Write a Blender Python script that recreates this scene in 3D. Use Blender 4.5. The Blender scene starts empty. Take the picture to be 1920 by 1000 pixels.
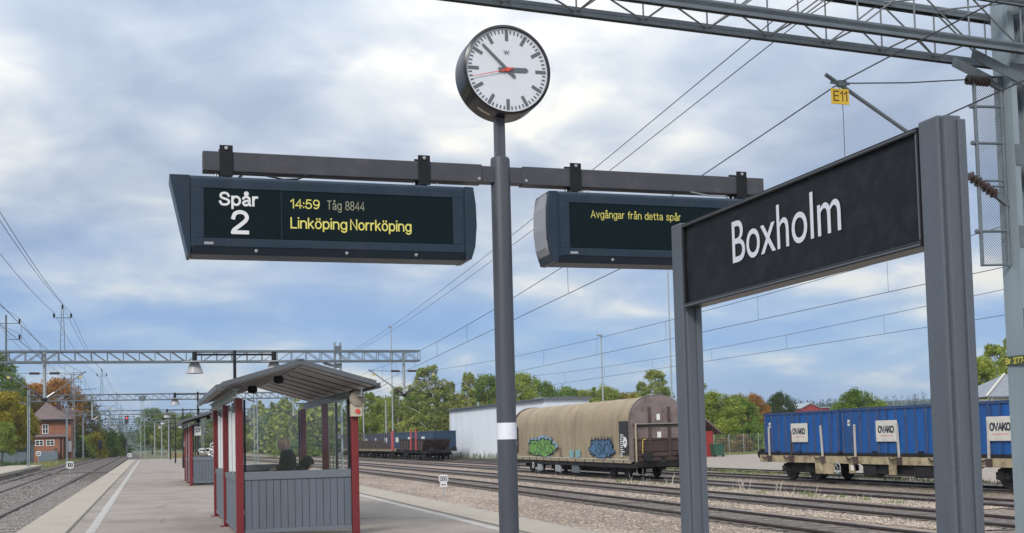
import bpy, bmesh, math, random
from mathutils import Vector, Matrix, noise as mnoise
random.seed(7)
R = math.radians
S = bpy.context.scene
COL = S.collection

# ------------------------------------------------------------------ camera
F_PX, CX, CY = 2153.03, 960.0, 699.97
YAW, PITCH, ROLL, EYE = .307043, .0556162, -.0250331, 1.6
fwd = Vector((math.sin(YAW)*math.cos(PITCH), math.cos(YAW)*math.cos(PITCH), math.sin(PITCH)))
rgt0 = Vector((math.cos(YAW), -math.sin(YAW), 0)); up0 = rgt0.cross(fwd)
rgt = rgt0*math.cos(ROLL) + up0*math.sin(ROLL)
upv = -rgt0*math.sin(ROLL) + up0*math.cos(ROLL)
cd = bpy.data.cameras.new('camera'); cam = bpy.data.objects.new('camera', cd); COL.objects.link(cam)
cam.matrix_world = Matrix(((rgt.x, upv.x, -fwd.x, 0), (rgt.y, upv.y, -fwd.y, 0), (rgt.z, upv.z, -fwd.z, EYE), (0, 0, 0, 1)))
cd.sensor_fit = 'HORIZONTAL'; cd.sensor_width = 36; cd.lens = 36*F_PX/1920
cd.shift_y = (CY-500)/1920; cd.clip_start = .1; cd.clip_end = 6000
S.camera = cam

def ray(x, y): return fwd + rgt*((x-CX)/F_PX) - upv*((y-CY)/F_PX)
def onY(x, y, Y): v = ray(x, y); t = Y/v.y; return Vector((v.x*t, Y, EYE+v.z*t))
def onX(x, y, X): v = ray(x, y); t = X/v.x; return Vector((X, v.y*t, EYE+v.z*t))
def onZ(x, y, z): v = ray(x, y); t = (z-EYE)/v.z; return Vector((v.x*t, v.y*t, z))

# ------------------------------------------------------------------ sky, sun, exposure
SUN_DIR = Vector((-.52, -.62, .59)).normalized()       # towards the sun: behind the camera, a little to the left
SUN_EL = math.asin(SUN_DIR.z)
SKY_OFF = (3.1, 1.7, 0)
w = bpy.data.worlds.new('World'); S.world = w; w.use_nodes = True
def build_world():
    nt = w.node_tree; N = nt.nodes; L = nt.links
    for n in list(N): N.remove(n)
    out = N.new('ShaderNodeOutputWorld'); bg = N.new('ShaderNodeBackground')
    L.new(bg.outputs[0], out.inputs[0]); bg.inputs[1].default_value = .1
    sky = N.new('ShaderNodeTexSky'); sky.sky_type = 'NISHITA'; sky.sun_disc = False
    sky.sun_elevation = SUN_EL; sky.sun_rotation = math.atan2(SUN_DIR.x, SUN_DIR.y)
    sky.air_density = 1.0; sky.dust_density = .6; sky.ozone_density = 2.0
    tc = N.new('ShaderNodeTexCoord'); sep = N.new('ShaderNodeSeparateXYZ'); L.new(tc.outputs['Generated'], sep.inputs[0])
    def math_(op, a, b=None, c=None, clamp=False):
        m = N.new('ShaderNodeMath'); m.operation = op; m.use_clamp = clamp
        for i, v in enumerate((a, b, c)):
            if v is None: continue
            if isinstance(v, (int, float)): m.inputs[i].default_value = v
            else: L.new(v, m.inputs[i])
        return m.outputs[0]
    z = math_('MAXIMUM', sep.outputs[2], 0.0)
    den = math_('ADD', z, .27)
    cmb = N.new('ShaderNodeCombineXYZ')
    L.new(math_('DIVIDE', sep.outputs[0], den), cmb.inputs[0]); L.new(math_('DIVIDE', sep.outputs[1], den), cmb.inputs[1])
    def noise_(scale, det, rough, off, dist=0):
        mp = N.new('ShaderNodeMapping'); mp.inputs['Location'].default_value = off; L.new(cmb.outputs[0], mp.inputs[0])
        n = N.new('ShaderNodeTexNoise'); n.inputs['Scale'].default_value = scale; n.inputs['Detail'].default_value = det
        n.inputs['Roughness'].default_value = rough; n.inputs['Distortion'].default_value = dist
        L.new(mp.outputs[0], n.inputs['Vector']); return n.outputs[0]
    def ramp(fac, stops):
        r = N.new('ShaderNodeValToRGB'); e = r.color_ramp.elements
        e[0].position, e[0].color = stops[0][0], (*stops[0][1], 1)
        e[1].position, e[1].color = stops[-1][0], (*stops[-1][1], 1)
        for p, c in stops[1:-1]:
            k = e.new(p); k.color = (*c, 1)
        L.new(fac, r.inputs[0]); return r.outputs[0]
    def mix(f, a, b, mode='MIX'):
        m = N.new('ShaderNodeMix'); m.data_type = 'RGBA'; m.blend_type = mode
        for i, v in ((0, f), (6, a), (7, b)):
            if isinstance(v, (int, float)): m.inputs[i].default_value = v
            elif isinstance(v, tuple): m.inputs[i].default_value = (*v, 1)
            else: L.new(v, m.inputs[i])
        return m.outputs[2]
    big = noise_(2.0, 3, .45, SKY_OFF, .25)
    mid = noise_(5.5, 5, .52, (7.3, 2.2, 0), .35)
    shape = math_('ADD', math_('MULTIPLY', big, .66), math_('MULTIPLY', mid, .34))
    # the deck of cloud: grey-blue body, pale grey, near-white where it is thin
    deck = ramp(shape, [(.38, (2.05, 2.5, 3.3)), (.45, (2.55, 3.0, 3.75)), (.51, (3.15, 3.55, 4.15)), (.57, (4.1, 4.35, 4.6)), (.62, (5.4, 5.35, 5.1))])
    # lower down: bluer, darker cloud and the blue sky between
    low = ramp(shape, [(.36, (1.4, 2.55, 4.9)), (.46, (1.75, 2.95, 5.2)), (.54, (2.35, 3.45, 5.3)), (.60, (3.7, 4.4, 5.5)), (.67, (6.2, 6.0, 5.3))])
    skyb = mix(1.0, sky.outputs[0], (.75, .75, .75), 'MULTIPLY')
    low2 = mix(.2, low, skyb)
    el = math_('ADD', z, math_('MULTIPLY', math_('SUBTRACT', big, .5), .14))
    f = N.new('ShaderNodeMapRange'); f.interpolation_type = 'SMOOTHSTEP'
    L.new(el, f.inputs[0]); f.inputs[1].default_value = .045; f.inputs[2].default_value = .225
    c = mix(f.outputs[0], low2, deck)
    # an overcast sky is brighter overhead than at the horizon (CIE overcast: 1 + 2 sin h)
    cie = math_('MULTIPLY_ADD', z, 1.45, .72)
    c = mix(1.0, c, cie, 'MULTIPLY')
    L.new(c, bg.inputs[0])
build_world()
sd = bpy.data.lights.new('sun', 'SUN'); sd.energy = 1.5; sd.angle = R(14); sd.color = (1, .96, .9)
so = bpy.data.objects.new('sun', sd); COL.objects.link(so)
so.rotation_euler = (-SUN_DIR).to_track_quat('-Z', 'Y').to_euler()
vs = S.view_settings; vs.view_transform = 'Standard'; vs.look = 'None'; vs.gamma = 1; vs.use_curve_mapping = False
vs.exposure = .8
S.render.engine = 'CYCLES'

# ------------------------------------------------------------------ materials
MATS = {}
def mat(name, col, rough=.6, metal=0, var=.0, scale=8, bump=0, bscale=None, dirt=None, dscale=2, damt=.5, dmin=.5, spec=.5, alpha=None, coat=0, aniso=None, streak=False, island=0, crack=None):
    if name in MATS: return MATS[name]
    m = bpy.data.materials.new(name); m.use_nodes = True; nt = m.node_tree; N = nt.nodes; L = nt.links
    p = N['Principled BSDF']; p.inputs['Roughness'].default_value = rough; p.inputs['Metallic'].default_value = metal
    p.inputs['Specular IOR Level'].default_value = spec; p.inputs['Coat Weight'].default_value = coat
    p.inputs['Base Color'].default_value = (*col, 1)
    tc = N.new('ShaderNodeTexCoord'); src = tc.outputs['Object']
    if streak or aniso:
        mp = N.new('ShaderNodeMapping'); mp.inputs['Scale'].default_value = aniso or (1, 1, .12); L.new(src, mp.inputs[0]); ssrc = mp.outputs[0]
    else: ssrc = src
    cur = None
    if var:
        n = N.new('ShaderNodeTexNoise'); n.inputs['Scale'].default_value = scale; n.inputs['Detail'].default_value = 6; n.inputs['Roughness'].default_value = .65
        L.new(ssrc, n.inputs['Vector'])
        mr = N.new('ShaderNodeMapRange'); mr.inputs[1].default_value = .25; mr.inputs[2].default_value = .75; mr.inputs[3].default_value = 1-var; mr.inputs[4].default_value = 1+var
        L.new(n.outputs[0], mr.inputs[0])
        mx = N.new('ShaderNodeMix'); mx.data_type = 'RGBA'; mx.blend_type = 'MULTIPLY'; mx.inputs[0].default_value = 1
        mx.inputs[6].default_value = (*col, 1); L.new(mr.outputs[0], mx.inputs[7]); cur = mx.outputs[2]
    if island:
        g = N.new('ShaderNodeNewGeometry'); mr = N.new('ShaderNodeMapRange'); mr.inputs[3].default_value = 1-island; mr.inputs[4].default_value = 1+island
        L.new(g.outputs['Random Per Island'], mr.inputs[0])
        mx = N.new('ShaderNodeMix'); mx.data_type = 'RGBA'; mx.blend_type = 'MULTIPLY'; mx.inputs[0].default_value = 1
        if cur: L.new(cur, mx.inputs[6])
        else: mx.inputs[6].default_value = (*col, 1)
        L.new(mr.outputs[0], mx.inputs[7]); cur = mx.outputs[2]
    if dirt:
        n = N.new('ShaderNodeTexNoise'); n.inputs['Scale'].default_value = dscale; n.inputs['Detail'].default_value = 9; n.inputs['Roughness'].default_value = .7
        L.new(ssrc, n.inputs['Vector'])
        mr = N.new('ShaderNodeMapRange'); mr.inputs[1].default_value = dmin; mr.inputs[2].default_value = dmin+.2; mr.inputs[4].default_value = damt
        L.new(n.outputs[0], mr.inputs[0])
        mx = N.new('ShaderNodeMix'); mx.data_type = 'RGBA'; L.new(mr.outputs[0], mx.inputs[0])
        if cur: L.new(cur, mx.inputs[6])
        else: mx.inputs[6].default_value = (*col, 1)
        mx.inputs[7].default_value = (*dirt, 1); cur = mx.outputs[2]
    if crack:
        sc, wd, cc, am = crack
        nz = N.new('ShaderNodeTexNoise'); nz.inputs['Scale'].default_value = sc*2.5; nz.inputs['Detail'].default_value = 6; L.new(src, nz.inputs['Vector'])
        av = N.new('ShaderNodeVectorMath'); av.operation = 'MULTIPLY_ADD'; av.inputs[1].default_value = (.9/sc*.35,)*3; L.new(nz.outputs['Color'], av.inputs[0]); L.new(src, av.inputs[2])
        v = N.new('ShaderNodeTexVoronoi'); v.feature = 'DISTANCE_TO_EDGE'; v.inputs['Scale'].default_value = sc; L.new(av.outputs[0], v.inputs['Vector'])
        mr = N.new('ShaderNodeMapRange'); mr.inputs[1].default_value = 0; mr.inputs[2].default_value = wd; mr.inputs[3].default_value = am; mr.inputs[4].default_value = 0
        L.new(v.outputs['Distance'], mr.inputs[0])
        n3 = N.new('ShaderNodeTexNoise'); n3.inputs['Scale'].default_value = sc*1.1; L.new(src, n3.inputs['Vector'])
        m3 = N.new('ShaderNodeMapRange'); m3.inputs[1].default_value = .5; m3.inputs[2].default_value = .6; L.new(n3.outputs[0], m3.inputs[0])
        mm = N.new('ShaderNodeMath'); mm.operation = 'MULTIPLY'; L.new(mr.outputs[0], mm.inputs[0]); L.new(m3.outputs[0], mm.inputs[1])
        mx = N.new('ShaderNodeMix'); mx.data_type = 'RGBA'; L.new(mm.outputs[0], mx.inputs[0])
        if cur: L.new(cur, mx.inputs[6])
        else: mx.inputs[6].default_value = (*col, 1)
        mx.inputs[7].default_value = (*cc, 1); cur = mx.outputs[2]
    if cur: L.new(cur, p.inputs['Base Color'])
    if bump:
        n = N.new('ShaderNodeTexNoise'); n.inputs['Scale'].default_value = bscale or scale*4; n.inputs['Detail'].default_value = 5
        L.new(src, n.inputs['Vector'])
        b = N.new('ShaderNodeBump'); b.inputs['Strength'].default_value = bump; b.inputs['Distance'].default_value = .02
        L.new(n.outputs[0], b.inputs['Height']); L.new(b.outputs[0], p.inputs['Normal'])
    MATS[name] = m
    return m
def emis(name, col, strength):
    m = mat(name, col); p = m.node_tree.nodes['Principled BSDF']
    p.inputs['Emission Color'].default_value = (*col, 1); p.inputs['Emission Strength'].default_value = strength
    return m
def glass(name, tint=(.9, .95, .95), clear=.8, rough=.03):
    if name in MATS: return MATS[name]
    m = bpy.data.materials.new(name); m.use_nodes = True; nt = m.node_tree; N = nt.nodes; L = nt.links
    for n in list(N): N.remove(n)
    o = N.new('ShaderNodeOutputMaterial'); t = N.new('ShaderNodeBsdfTransparent'); t.inputs[0].default_value = (*tint, 1)
    g = N.new('ShaderNodeBsdfGlossy'); g.inputs['Roughness'].default_value = rough
    d = N.new('ShaderNodeBsdfDiffuse'); d.inputs[0].default_value = (.62, .66, .66, 1)
    tc = N.new('ShaderNodeTexCoord'); nz = N.new('ShaderNodeTexNoise'); nz.inputs['Scale'].default_value = 2.2; nz.inputs['Detail'].default_value = 8; L.new(tc.outputs['Object'], nz.inputs['Vector'])
    mr = N.new('ShaderNodeMapRange'); mr.inputs[1].default_value = .42; mr.inputs[2].default_value = .8; mr.inputs[3].default_value = (1-clear)*.2; mr.inputs[4].default_value = (1-clear)*2.2
    L.new(nz.outputs[0], mr.inputs[0])
    m1 = N.new('ShaderNodeMixShader'); L.new(mr.outputs[0], m1.inputs[0]); L.new(t.outputs[0], m1.inputs[1]); L.new(d.outputs[0], m1.inputs[2])
    m2 = N.new('ShaderNodeMixShader'); m2.inputs[0].default_value = .03; L.new(m1.outputs[0], m2.inputs[1]); L.new(g.outputs[0], m2.inputs[2])
    L.new(m2.outputs[0], o.inputs[0]); MATS[name] = m
    return m
def gravel(name, cols, scale, dark=.35, big=None, bump=.6):
    """stones as a voronoi of many tints, fine dark joints, slow patches"""
    if name in MATS: return MATS[name]
    m = bpy.data.materials.new(name); m.use_nodes = True; nt = m.node_tree; N = nt.nodes; L = nt.links
    p = N['Principled BSDF']; p.inputs['Roughness'].default_value = .9; p.inputs['Specular IOR Level'].default_value = .2
    tc = N.new('ShaderNodeTexCoord')
    v = N.new('ShaderNodeTexVoronoi'); v.inputs['Scale'].default_value = scale; L.new(tc.outputs['Object'], v.inputs['Vector'])
    sp = N.new('ShaderNodeSeparateColor'); L.new(v.outputs['Color'], sp.inputs[0])
    r = N.new('ShaderNodeValToRGB'); e = r.color_ramp.elements
    e[0].position, e[0].color = 0, (*cols[0], 1); e[1].position, e[1].color = 1, (*cols[-1], 1)
    for i, c in enumerate(cols[1:-1]):
        k = e.new((i+1)/(len(cols)-1)); k.color = (*c, 1)
    L.new(sp.outputs[0], r.inputs[0])
    mr = N.new('ShaderNodeMapRange'); mr.inputs[1].default_value = .25; mr.inputs[2].default_value = .75; mr.inputs[3].default_value = 1; mr.inputs[4].default_value = dark
    L.new(v.outputs['Distance'], mr.inputs[0])
    mx = N.new('ShaderNodeMix'); mx.data_type = 'RGBA'; mx.blend_type = 'MULTIPLY'; mx.inputs[0].default_value = 1
    L.new(r.outputs[0], mx.inputs[6]); L.new(mr.outputs[0], mx.inputs[7]); cur = mx.outputs[2]
    if big:
        n = N.new('ShaderNodeTexNoise'); n.inputs['Scale'].default_value = big[1]; n.inputs['Detail'].default_value = 7; n.inputs['Roughness'].default_value = .65
        mp = N.new('ShaderNodeMapping'); mp.inputs['Scale'].default_value = (1, .22, 1); L.new(tc.outputs['Object'], mp.inputs[0]); L.new(mp.outputs[0], n.inputs['Vector'])
        m2 = N.new('ShaderNodeMapRange'); m2.inputs[1].default_value = .45; m2.inputs[2].default_value = .62; m2.inputs[4].default_value = big[2]
        L.new(n.outputs[0], m2.inputs[0])
        mx2 = N.new('ShaderNodeMix'); mx2.data_type = 'RGBA'; L.new(m2.outputs[0], mx2.inputs[0]); L.new(cur, mx2.inputs[6]); mx2.inputs[7].default_value = (*big[0], 1); cur = mx2.outputs[2]
    L.new(cur, p.inputs['Base Color'])
    b = N.new('ShaderNodeBump'); b.inputs['Strength'].default_value = bump; b.inputs['Distance'].default_value = .03
    L.new(mr.outputs[0], b.inputs['Height']); L.new(b.outputs[0], p.inputs['Normal'])
    MATS[name] = m
    return m
def leafmat(name, col, col2, trans=.35):
    if name in MATS: return MATS[name]
    m = bpy.data.materials.new(name); m.use_nodes = True; nt = m.node_tree; N = nt.nodes; L = nt.links
    for n in list(N): N.remove(n)
    o = N.new('ShaderNodeOutputMaterial'); d = N.new('ShaderNodeBsdfDiffuse'); t = N.new('ShaderNodeBsdfTranslucent'); ms = N.new('ShaderNodeMixShader')
    ms.inputs[0].default_value = trans
    g = N.new('ShaderNodeNewGeometry'); tc = N.new('ShaderNodeTexCoord'); oi = N.new('ShaderNodeObjectInfo')
    n = N.new('ShaderNodeTexNoise'); n.inputs['Scale'].default_value = .45; n.inputs['Detail'].default_value = 3
    ad = N.new('ShaderNodeVectorMath'); L.new(tc.outputs['Object'], ad.inputs[0]); L.new(oi.outputs['Location'], ad.inputs[1]); L.new(ad.outputs[0], n.inputs['Vector'])
    a = N.new('ShaderNodeMath'); a.operation = 'MULTIPLY_ADD'; L.new(g.outputs['Random Per Island'], a.inputs[0]); a.inputs[1].default_value = .5
    sb = N.new('ShaderNodeMath'); sb.operation = 'MULTIPLY_ADD'; L.new(n.outputs[0], sb.inputs[0]); sb.inputs[1].default_value = 2.6; sb.inputs[2].default_value = -1.05
    L.new(sb.outputs[0], a.inputs[2]); a.use_clamp = True
    mx = N.new('ShaderNodeMix'); mx.data_type = 'RGBA'; L.new(a.outputs[0], mx.inputs[0]); mx.inputs[6].default_value = (*col, 1); mx.inputs[7].default_value = (*col2, 1)
    mr = N.new('ShaderNodeMapRange'); mr.inputs[3].default_value = .75; mr.inputs[4].default_value = 1.25; L.new(g.outputs['Random Per Island'], mr.inputs[0])
    m2 = N.new('ShaderNodeMix'); m2.data_type = 'RGBA'; m2.blend_type = 'MULTIPLY'; m2.inputs[0].default_value = 1; L.new(mx.outputs[2], m2.inputs[6]); L.new(mr.outputs[0], m2.inputs[7])
    L.new(m2.outputs[2], d.inputs[0]); L.new(m2.outputs[2], t.inputs[0])
    L.new(d.outputs[0], ms.inputs[1]); L.new(t.outputs[0], ms.inputs[2]); L.new(ms.outputs[0], o.inputs[0]); MATS[name] = m
    return m

M = dict(
 pole=mat('pole_paint', (.066, .071, .086), .42, 0, .14, 9, .12, 60, dirt=(.125, .125, .13), dscale=6, damt=.5, dmin=.54, streak=True, spec=.35),
 arm=mat('arm_paint', (.060, .060, .070), .45, 0, .14, 10, dirt=(.12, .112, .11), dscale=6, damt=.5, dmin=.53, spec=.3),
 black=mat('black_gloss', (.012, .012, .014), .22, 0, .15, 10),
 blackm=mat('black_matt', (.012, .012, .014), .6, 0, .15, 10, spec=.25),
 house=mat('board_housing', (.020, .033, .052), .38, 0, .1, 9, dirt=(.05, .06, .074), dscale=7, damt=.45, dmin=.53, spec=.28),
 housesilver=mat('board_end_cap', (.30, .30, .33), .4, .1, .05, 10),
 screen=mat('board_screen', (.005, .0115, .0145), .3, 0, .1, 4, dirt=(.008, .018, .021), dscale=3, damt=.5, spec=.12),
 ledy=emis('led_yellow', (.58, .53, .125), .07), ledp=emis('led_pale', (.30, .30, .21), .04),
 white=mat('white_print', (.66, .66, .66), .5), sticker=mat('white_sticker', (.72, .72, .78), .45, 0, .04, 20),
 dial=mat('clock_dial', (.62, .64, .68), .25, 0, .02, 4), handgrey=mat('clock_hand', (.10, .12, .13), .5), red=mat('red_print', (.62, .08, .06), .5),
 steel=mat('steel_bolt', (.45, .45, .45), .35, .8), signblk=mat('sign_face', (.0165, .0175, .021), .38, 0, .25, 18, .05, 90, dirt=(.032, .034, .038), dscale=9, damt=.6, spec=.12),
 signfr=mat('sign_frame', (.012, .012, .013), .3), signtxt=mat('sign_letters', (.62, .64, .69), .5, 0, .03, 20),
 alu=mat('post_paint', (.092, .106, .128), .42, 0, .1, 7, .1, 55, dirt=(.058, .066, .08), dscale=5, damt=.55, dmin=.53, streak=True),
 galv=mat('galvanised', (.26, .31, .34), .5, .25, .14, 5, dirt=(.17, .2, .21), dscale=4, damt=.6, streak=True),
 galvd=mat('galvanised_dull', (.13, .155, .175), .55, .2, .14, 4, dirt=(.07, .075, .08), dscale=3, damt=.5),
 galvl=mat('galvanised_pale', (.30, .33, .34), .55, .1, .12, 4),
 wire=mat('wire_metal', (.06, .065, .07), .5, .3), insul=mat('insulator', (.045, .03, .028), .25, 0, .2, 9),
 yellow=mat('yellow_plate', (.62, .40, .03), .5, 0, .1, 9), olive=mat('plate_green', (.055, .075, .035), .5), yprint=mat('yellow_print', (.72, .62, .08), .5),
 redpost=mat('red_paint', (.175, .019, .021), .42, 0, .12, 6, dirt=(.10, .016, .016), dscale=3, damt=.5, streak=True),
 greyboard=mat('grey_paint', (.118, .138, .168), .5, 0, .09, 5, .1, 30, dirt=(.085, .095, .11), dscale=3, damt=.5, streak=True),
 greyframe=mat('grey_frame', (.14, .155, .18), .5, 0, .06, 6), roofm=mat('roof_sheet', (.115, .125, .14), .45, .2, .1, 4), roofu=mat('roof_soffit', (.52, .49, .48), .6, 0, .08, 4),
 roofseam=mat('roof_seam', (.06, .055, .06), .6), woodw=mat('bench_wood', (.09, .095, .105), .6, 0, .2, 6),
 glass=glass('shelter_glass', (.985, .992, .99), .991), paper=mat('paper', (.7, .7, .68), .6, 0, .1, 9), beige=mat('beige_plastic', (.52, .46, .36), .5, 0, .05, 9), grille=mat('speaker_grille', (.32, .28, .23), .7, 0, .25, 60),
 lime=mat('lime_strip', (.42, .58, .10), .5),
 asphalt=None, concrete=None,
 rail=mat('rail_rust', (.072, .054, .046), .6, .2, .25, 3), railtop=mat('rail_head', (.33, .33, .35), .28, .9, .15, 2, dirt=(.14, .12, .11), dscale=.7, damt=.5, aniso=(1, .1, 1)),
 sleeper=mat('sleeper_wood', (.11, .09, .075), .85, 0, .3, 4, .4, 12, dirt=(.15, .13, .11), dscale=2.5, damt=.5), sleeperc=mat('sleeper_concrete', (.21, .19, .17), .85, 0, .2, 4, .3, 12),
)

# ------------------------------------------------------------------ helpers
class MB:
    def __init__(s): s.v = []; s.f = []
    def add(s, vs, fs):
        o = len(s.v); s.v += [tuple(v) for v in vs]; s.f += [tuple(i+o for i in f) for f in fs]; return s
    def box(s, x0, x1, y0, y1, z0, z1):
        return s.add([(x, y, z) for x in (x0, x1) for y in (y0, y1) for z in (z0, z1)],
                     [(0, 1, 3, 2), (4, 6, 7, 5), (0, 4, 5, 1), (2, 3, 7, 6), (0, 2, 6, 4), (1, 5, 7, 3)])
    def bar(s, p0, p1, w, h, up=(0, 0, 1)):
        p0, p1 = Vector(p0), Vector(p1); d = (p1-p0).normalized(); up = Vector(up)
        if abs(d.dot(up)) > .98: up = Vector((0, 1, 0))
        a = d.cross(up).normalized(); b = a.cross(d)
        c = [a*(w/2)+b*(h/2), -a*(w/2)+b*(h/2), -a*(w/2)-b*(h/2), a*(w/2)-b*(h/2)]
        return s.add([p0+k for k in c]+[p1+k for k in c], [(3, 2, 1, 0), (4, 5, 6, 7), (0, 1, 5, 4), (1, 2, 6, 5), (2, 3, 7, 6), (3, 0, 4, 7)])
    def tube(s, pts, r, n=8, r1=None, cap=True):
        pts = [Vector(p) for p in pts]; rings = []; m = len(pts)
        for i, p in enumerate(pts):
            d = (pts[min(i+1, m-1)]-pts[max(i-1, 0)]).normalized()
            a = d.cross(Vector((0, 0, 1)) if abs(d.z) < .95 else Vector((0, 1, 0))).normalized(); b = a.cross(d)
            rr = r if r1 is None else r+(r1-r)*i/(m-1)
            rings.append([p+(a*math.cos(t*2*math.pi/n)+b*math.sin(t*2*math.pi/n))*rr for t in range(n)])
        vs = [v for g in rings for v in g]; fs = []
        for i in range(m-1):
            for t in range(n):
                fs.append((i*n+t, i*n+(t+1) % n, (i+1)*n+(t+1) % n, (i+1)*n+t))
        if cap: fs += [tuple(reversed(range(n))), tuple((m-1)*n+t for t in range(n))]
        return s.add(vs, fs)
    def prism(s, poly, axis, a, b):
        """poly: 2-d points in the plane across `axis` (x: (y,z), y: (x,z), z: (x,y))"""
        def P(u, v, t): return {'x': (t, u, v), 'y': (u, t, v), 'z': (u, v, t)}[axis]
        n = len(poly); vs = [P(u, v, a) for u, v in poly]+[P(u, v, b) for u, v in poly]
        return s.add(vs, [tuple(reversed(range(n))), tuple(range(n, 2*n))]+[(i, (i+1) % n, n+(i+1) % n, n+i) for i in range(n)])
    def lathe(s, prof, c=(0, 0, 0), n=16, axis='z'):
        c = Vector(c); vs = []; k = len(prof)
        for i in range(n):
            t = 2*math.pi*i/n
            for r, h in prof:
                p = {'z': (r*math.cos(t), r*math.sin(t), h), 'y': (r*math.cos(t), h, r*math.sin(t)), 'x': (h, r*math.cos(t), r*math.sin(t))}[axis]
                vs.append(c+Vector(p))
        fs = []
        for i in range(n):
            for j in range(k-1):
                fs.append((i*k+j, ((i+1) % n)*k+j, ((i+1) % n)*k+j+1, i*k+j+1))
        return s.add(vs, fs)
    def mesh(s, name, m, smooth=False):
        me = bpy.data.meshes.new(name); me.from_pydata(s.v, [], s.f)
        bm = bmesh.new(); bm.from_mesh(me); bmesh.ops.recalc_face_normals(bm, faces=bm.faces); bm.to_mesh(me); bm.free()
        if m: me.materials.append(m)
        if smooth:
            for p in me.polygons: p.use_smooth = True
        return me
    def build(s, name, m, parent=None, smooth=False, bevel=0, loc=None):
        return link(name, s.mesh(name, m, smooth), parent, loc, bevel=bevel, auto=smooth)
def link(name, me, parent=None, loc=None, rz=None, bevel=0, auto=False):
    o = bpy.data.objects.new(name, me); COL.objects.link(o)
    if parent: o.parent = parent
    if loc is not None: o.location = loc
    if rz is not None: o.rotation_euler.z = rz
    if bevel:
        b = o.modifiers.new('bevel', 'BEVEL'); b.width = bevel; b.segments = 2; b.limit_method = 'ANGLE'; b.angle_limit = R(40)
    if auto and me:
        try: me.set_sharp_from_angle(angle=R(38))
        except Exception: pass
    return o
def tag(o, label=None, cat=None, group=None, kind=None):
    if label: o['label'] = label
    if cat: o['category'] = cat
    if group: o['group'] = group
    if kind: o['kind'] = kind
    return o
def thing(name, label, cat, loc=(0, 0, 0), rz=0, group=None):
    o = bpy.data.objects.new(name, None); COL.objects.link(o); o.empty_display_size = .3
    o.location = loc; o.rotation_euler.z = rz
    return tag(o, label, cat, group)
def copy_tree(o, parent=None):
    c = o.copy(); COL.objects.link(c); c.parent = parent
    for ch in o.children: copy_tree(ch, c)
    return c
def struct(name, mb, m, smooth=False): return tag(mb.build(name, m, None, smooth), kind='structure')
def text(name, s, o, right, up, width, height, m, parent, bold=0, depth=.002):
    """flat lettering: its outline is fitted to width x height, lower left corner at o"""
    cu = bpy.data.curves.new('t', 'FONT'); cu.body = s; cu.size = 1; cu.offset = bold; cu.resolution_u = 4; cu.fill_mode = 'FRONT'
    ob = bpy.data.objects.new('t', cu); COL.objects.link(ob)
    bpy.context.view_layer.update()
    me = bpy.data.meshes.new_from_object(ob.evaluated_get(bpy.context.evaluated_depsgraph_get()))
    bpy.data.objects.remove(ob); bpy.data.curves.remove(cu)
    xs = [v.co.x for v in me.vertices]; ys = [v.co.y for v in me.vertices]
    x0, x1, y0, y1 = min(xs), max(xs), min(ys), max(ys)
    o, right, up = Vector(o), Vector(right).normalized(), Vector(up).normalized(); nrm = right.cross(up)
    for v in me.vertices:
        v.co = o+right*((v.co.x-x0)/(x1-x0)*width)+up*((v.co.y-y0)/(y1-y0)*height)+nrm*depth
    me.materials.clear(); me.materials.append(m)
    return link(name, me, parent)
def interp(pts, y):
    if y <= pts[0][1]: (x0, y0), (x1, y1) = pts[0], pts[1]
    elif y >= pts[-1][1]: (x0, y0), (x1, y1) = pts[-2], pts[-1]
    else:
        for (x0, y0), (x1, y1) in zip(pts, pts[1:]):
            if y0 <= y <= y1: break
    return x0+(x1-x0)*(y-y0)/(y1-y0)
def smooth_path(pts, y):
    return sum(interp(pts, y+d)*k for d, k in ((-9, .15), (-4.5, .22), (0, .26), (4.5, .22), (9, .15)))

# a plain grotesque drawn with strokes: every letter is a set of centre lines that get a width
def _arc(cx, cy, rx, ry, a0, a1, n=10): return [(cx+rx*math.cos(R(a0+(a1-a0)*i/n)), cy+ry*math.sin(R(a0+(a1-a0)*i/n))) for i in range(n+1)]
def _cr(P, k=5):
    out = []
    for i in range(len(P)-1):
        p0, p1, p2, p3 = P[max(i-1, 0)], P[i], P[i+1], P[min(i+2, len(P)-1)]
        for j in range(k):
            t = j/k; out.append(tuple(.5*((2*b)+(-a+c)*t+(2*a-5*b+4*c-d)*t*t+(-a+3*b-3*c+d)*t**3) for a, b, c, d in zip(p0, p1, p2, p3)))
    return out+[P[-1]]
_n = [(0, 0), (0, .5)], [(0, .3), *_arc(.2, .33, .2, .17, 160, 0, 8), (.4, 0)]
_bowl = _arc(.21, .25, .21, .25, 0, 360, 20)
_dots = [[(.1, .64), (.1, .70)], [(.32, .64), (.32, .70)]]
_ring = [_arc(.2, .70, .075, .075, 0, 360, 10)]
_a = [_cr([(.02, .39), (.1, .49), (.22, .5), (.34, .45), (.37, .34), (.37, .08), (.42, 0)]), _cr([(.37, .28), (.2, .26), (.06, .2), (.02, .11), (.1, .01), (.22, .01), (.33, .08), (.37, .18)])]
_S = _cr([(.5, .53), (.43, .66), (.27, .71), (.11, .66), (.05, .53), (.12, .42), (.28, .36), (.45, .29), (.52, .18), (.44, .05), (.27, 0), (.1, .04), (.02, .18)])
_s = _cr([(.35, .37), (.28, .48), (.17, .5), (.06, .46), (.04, .36), (.12, .28), (.26, .23), (.35, .15), (.31, .04), (.18, 0), (.06, .02), (.01, .13)])
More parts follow.
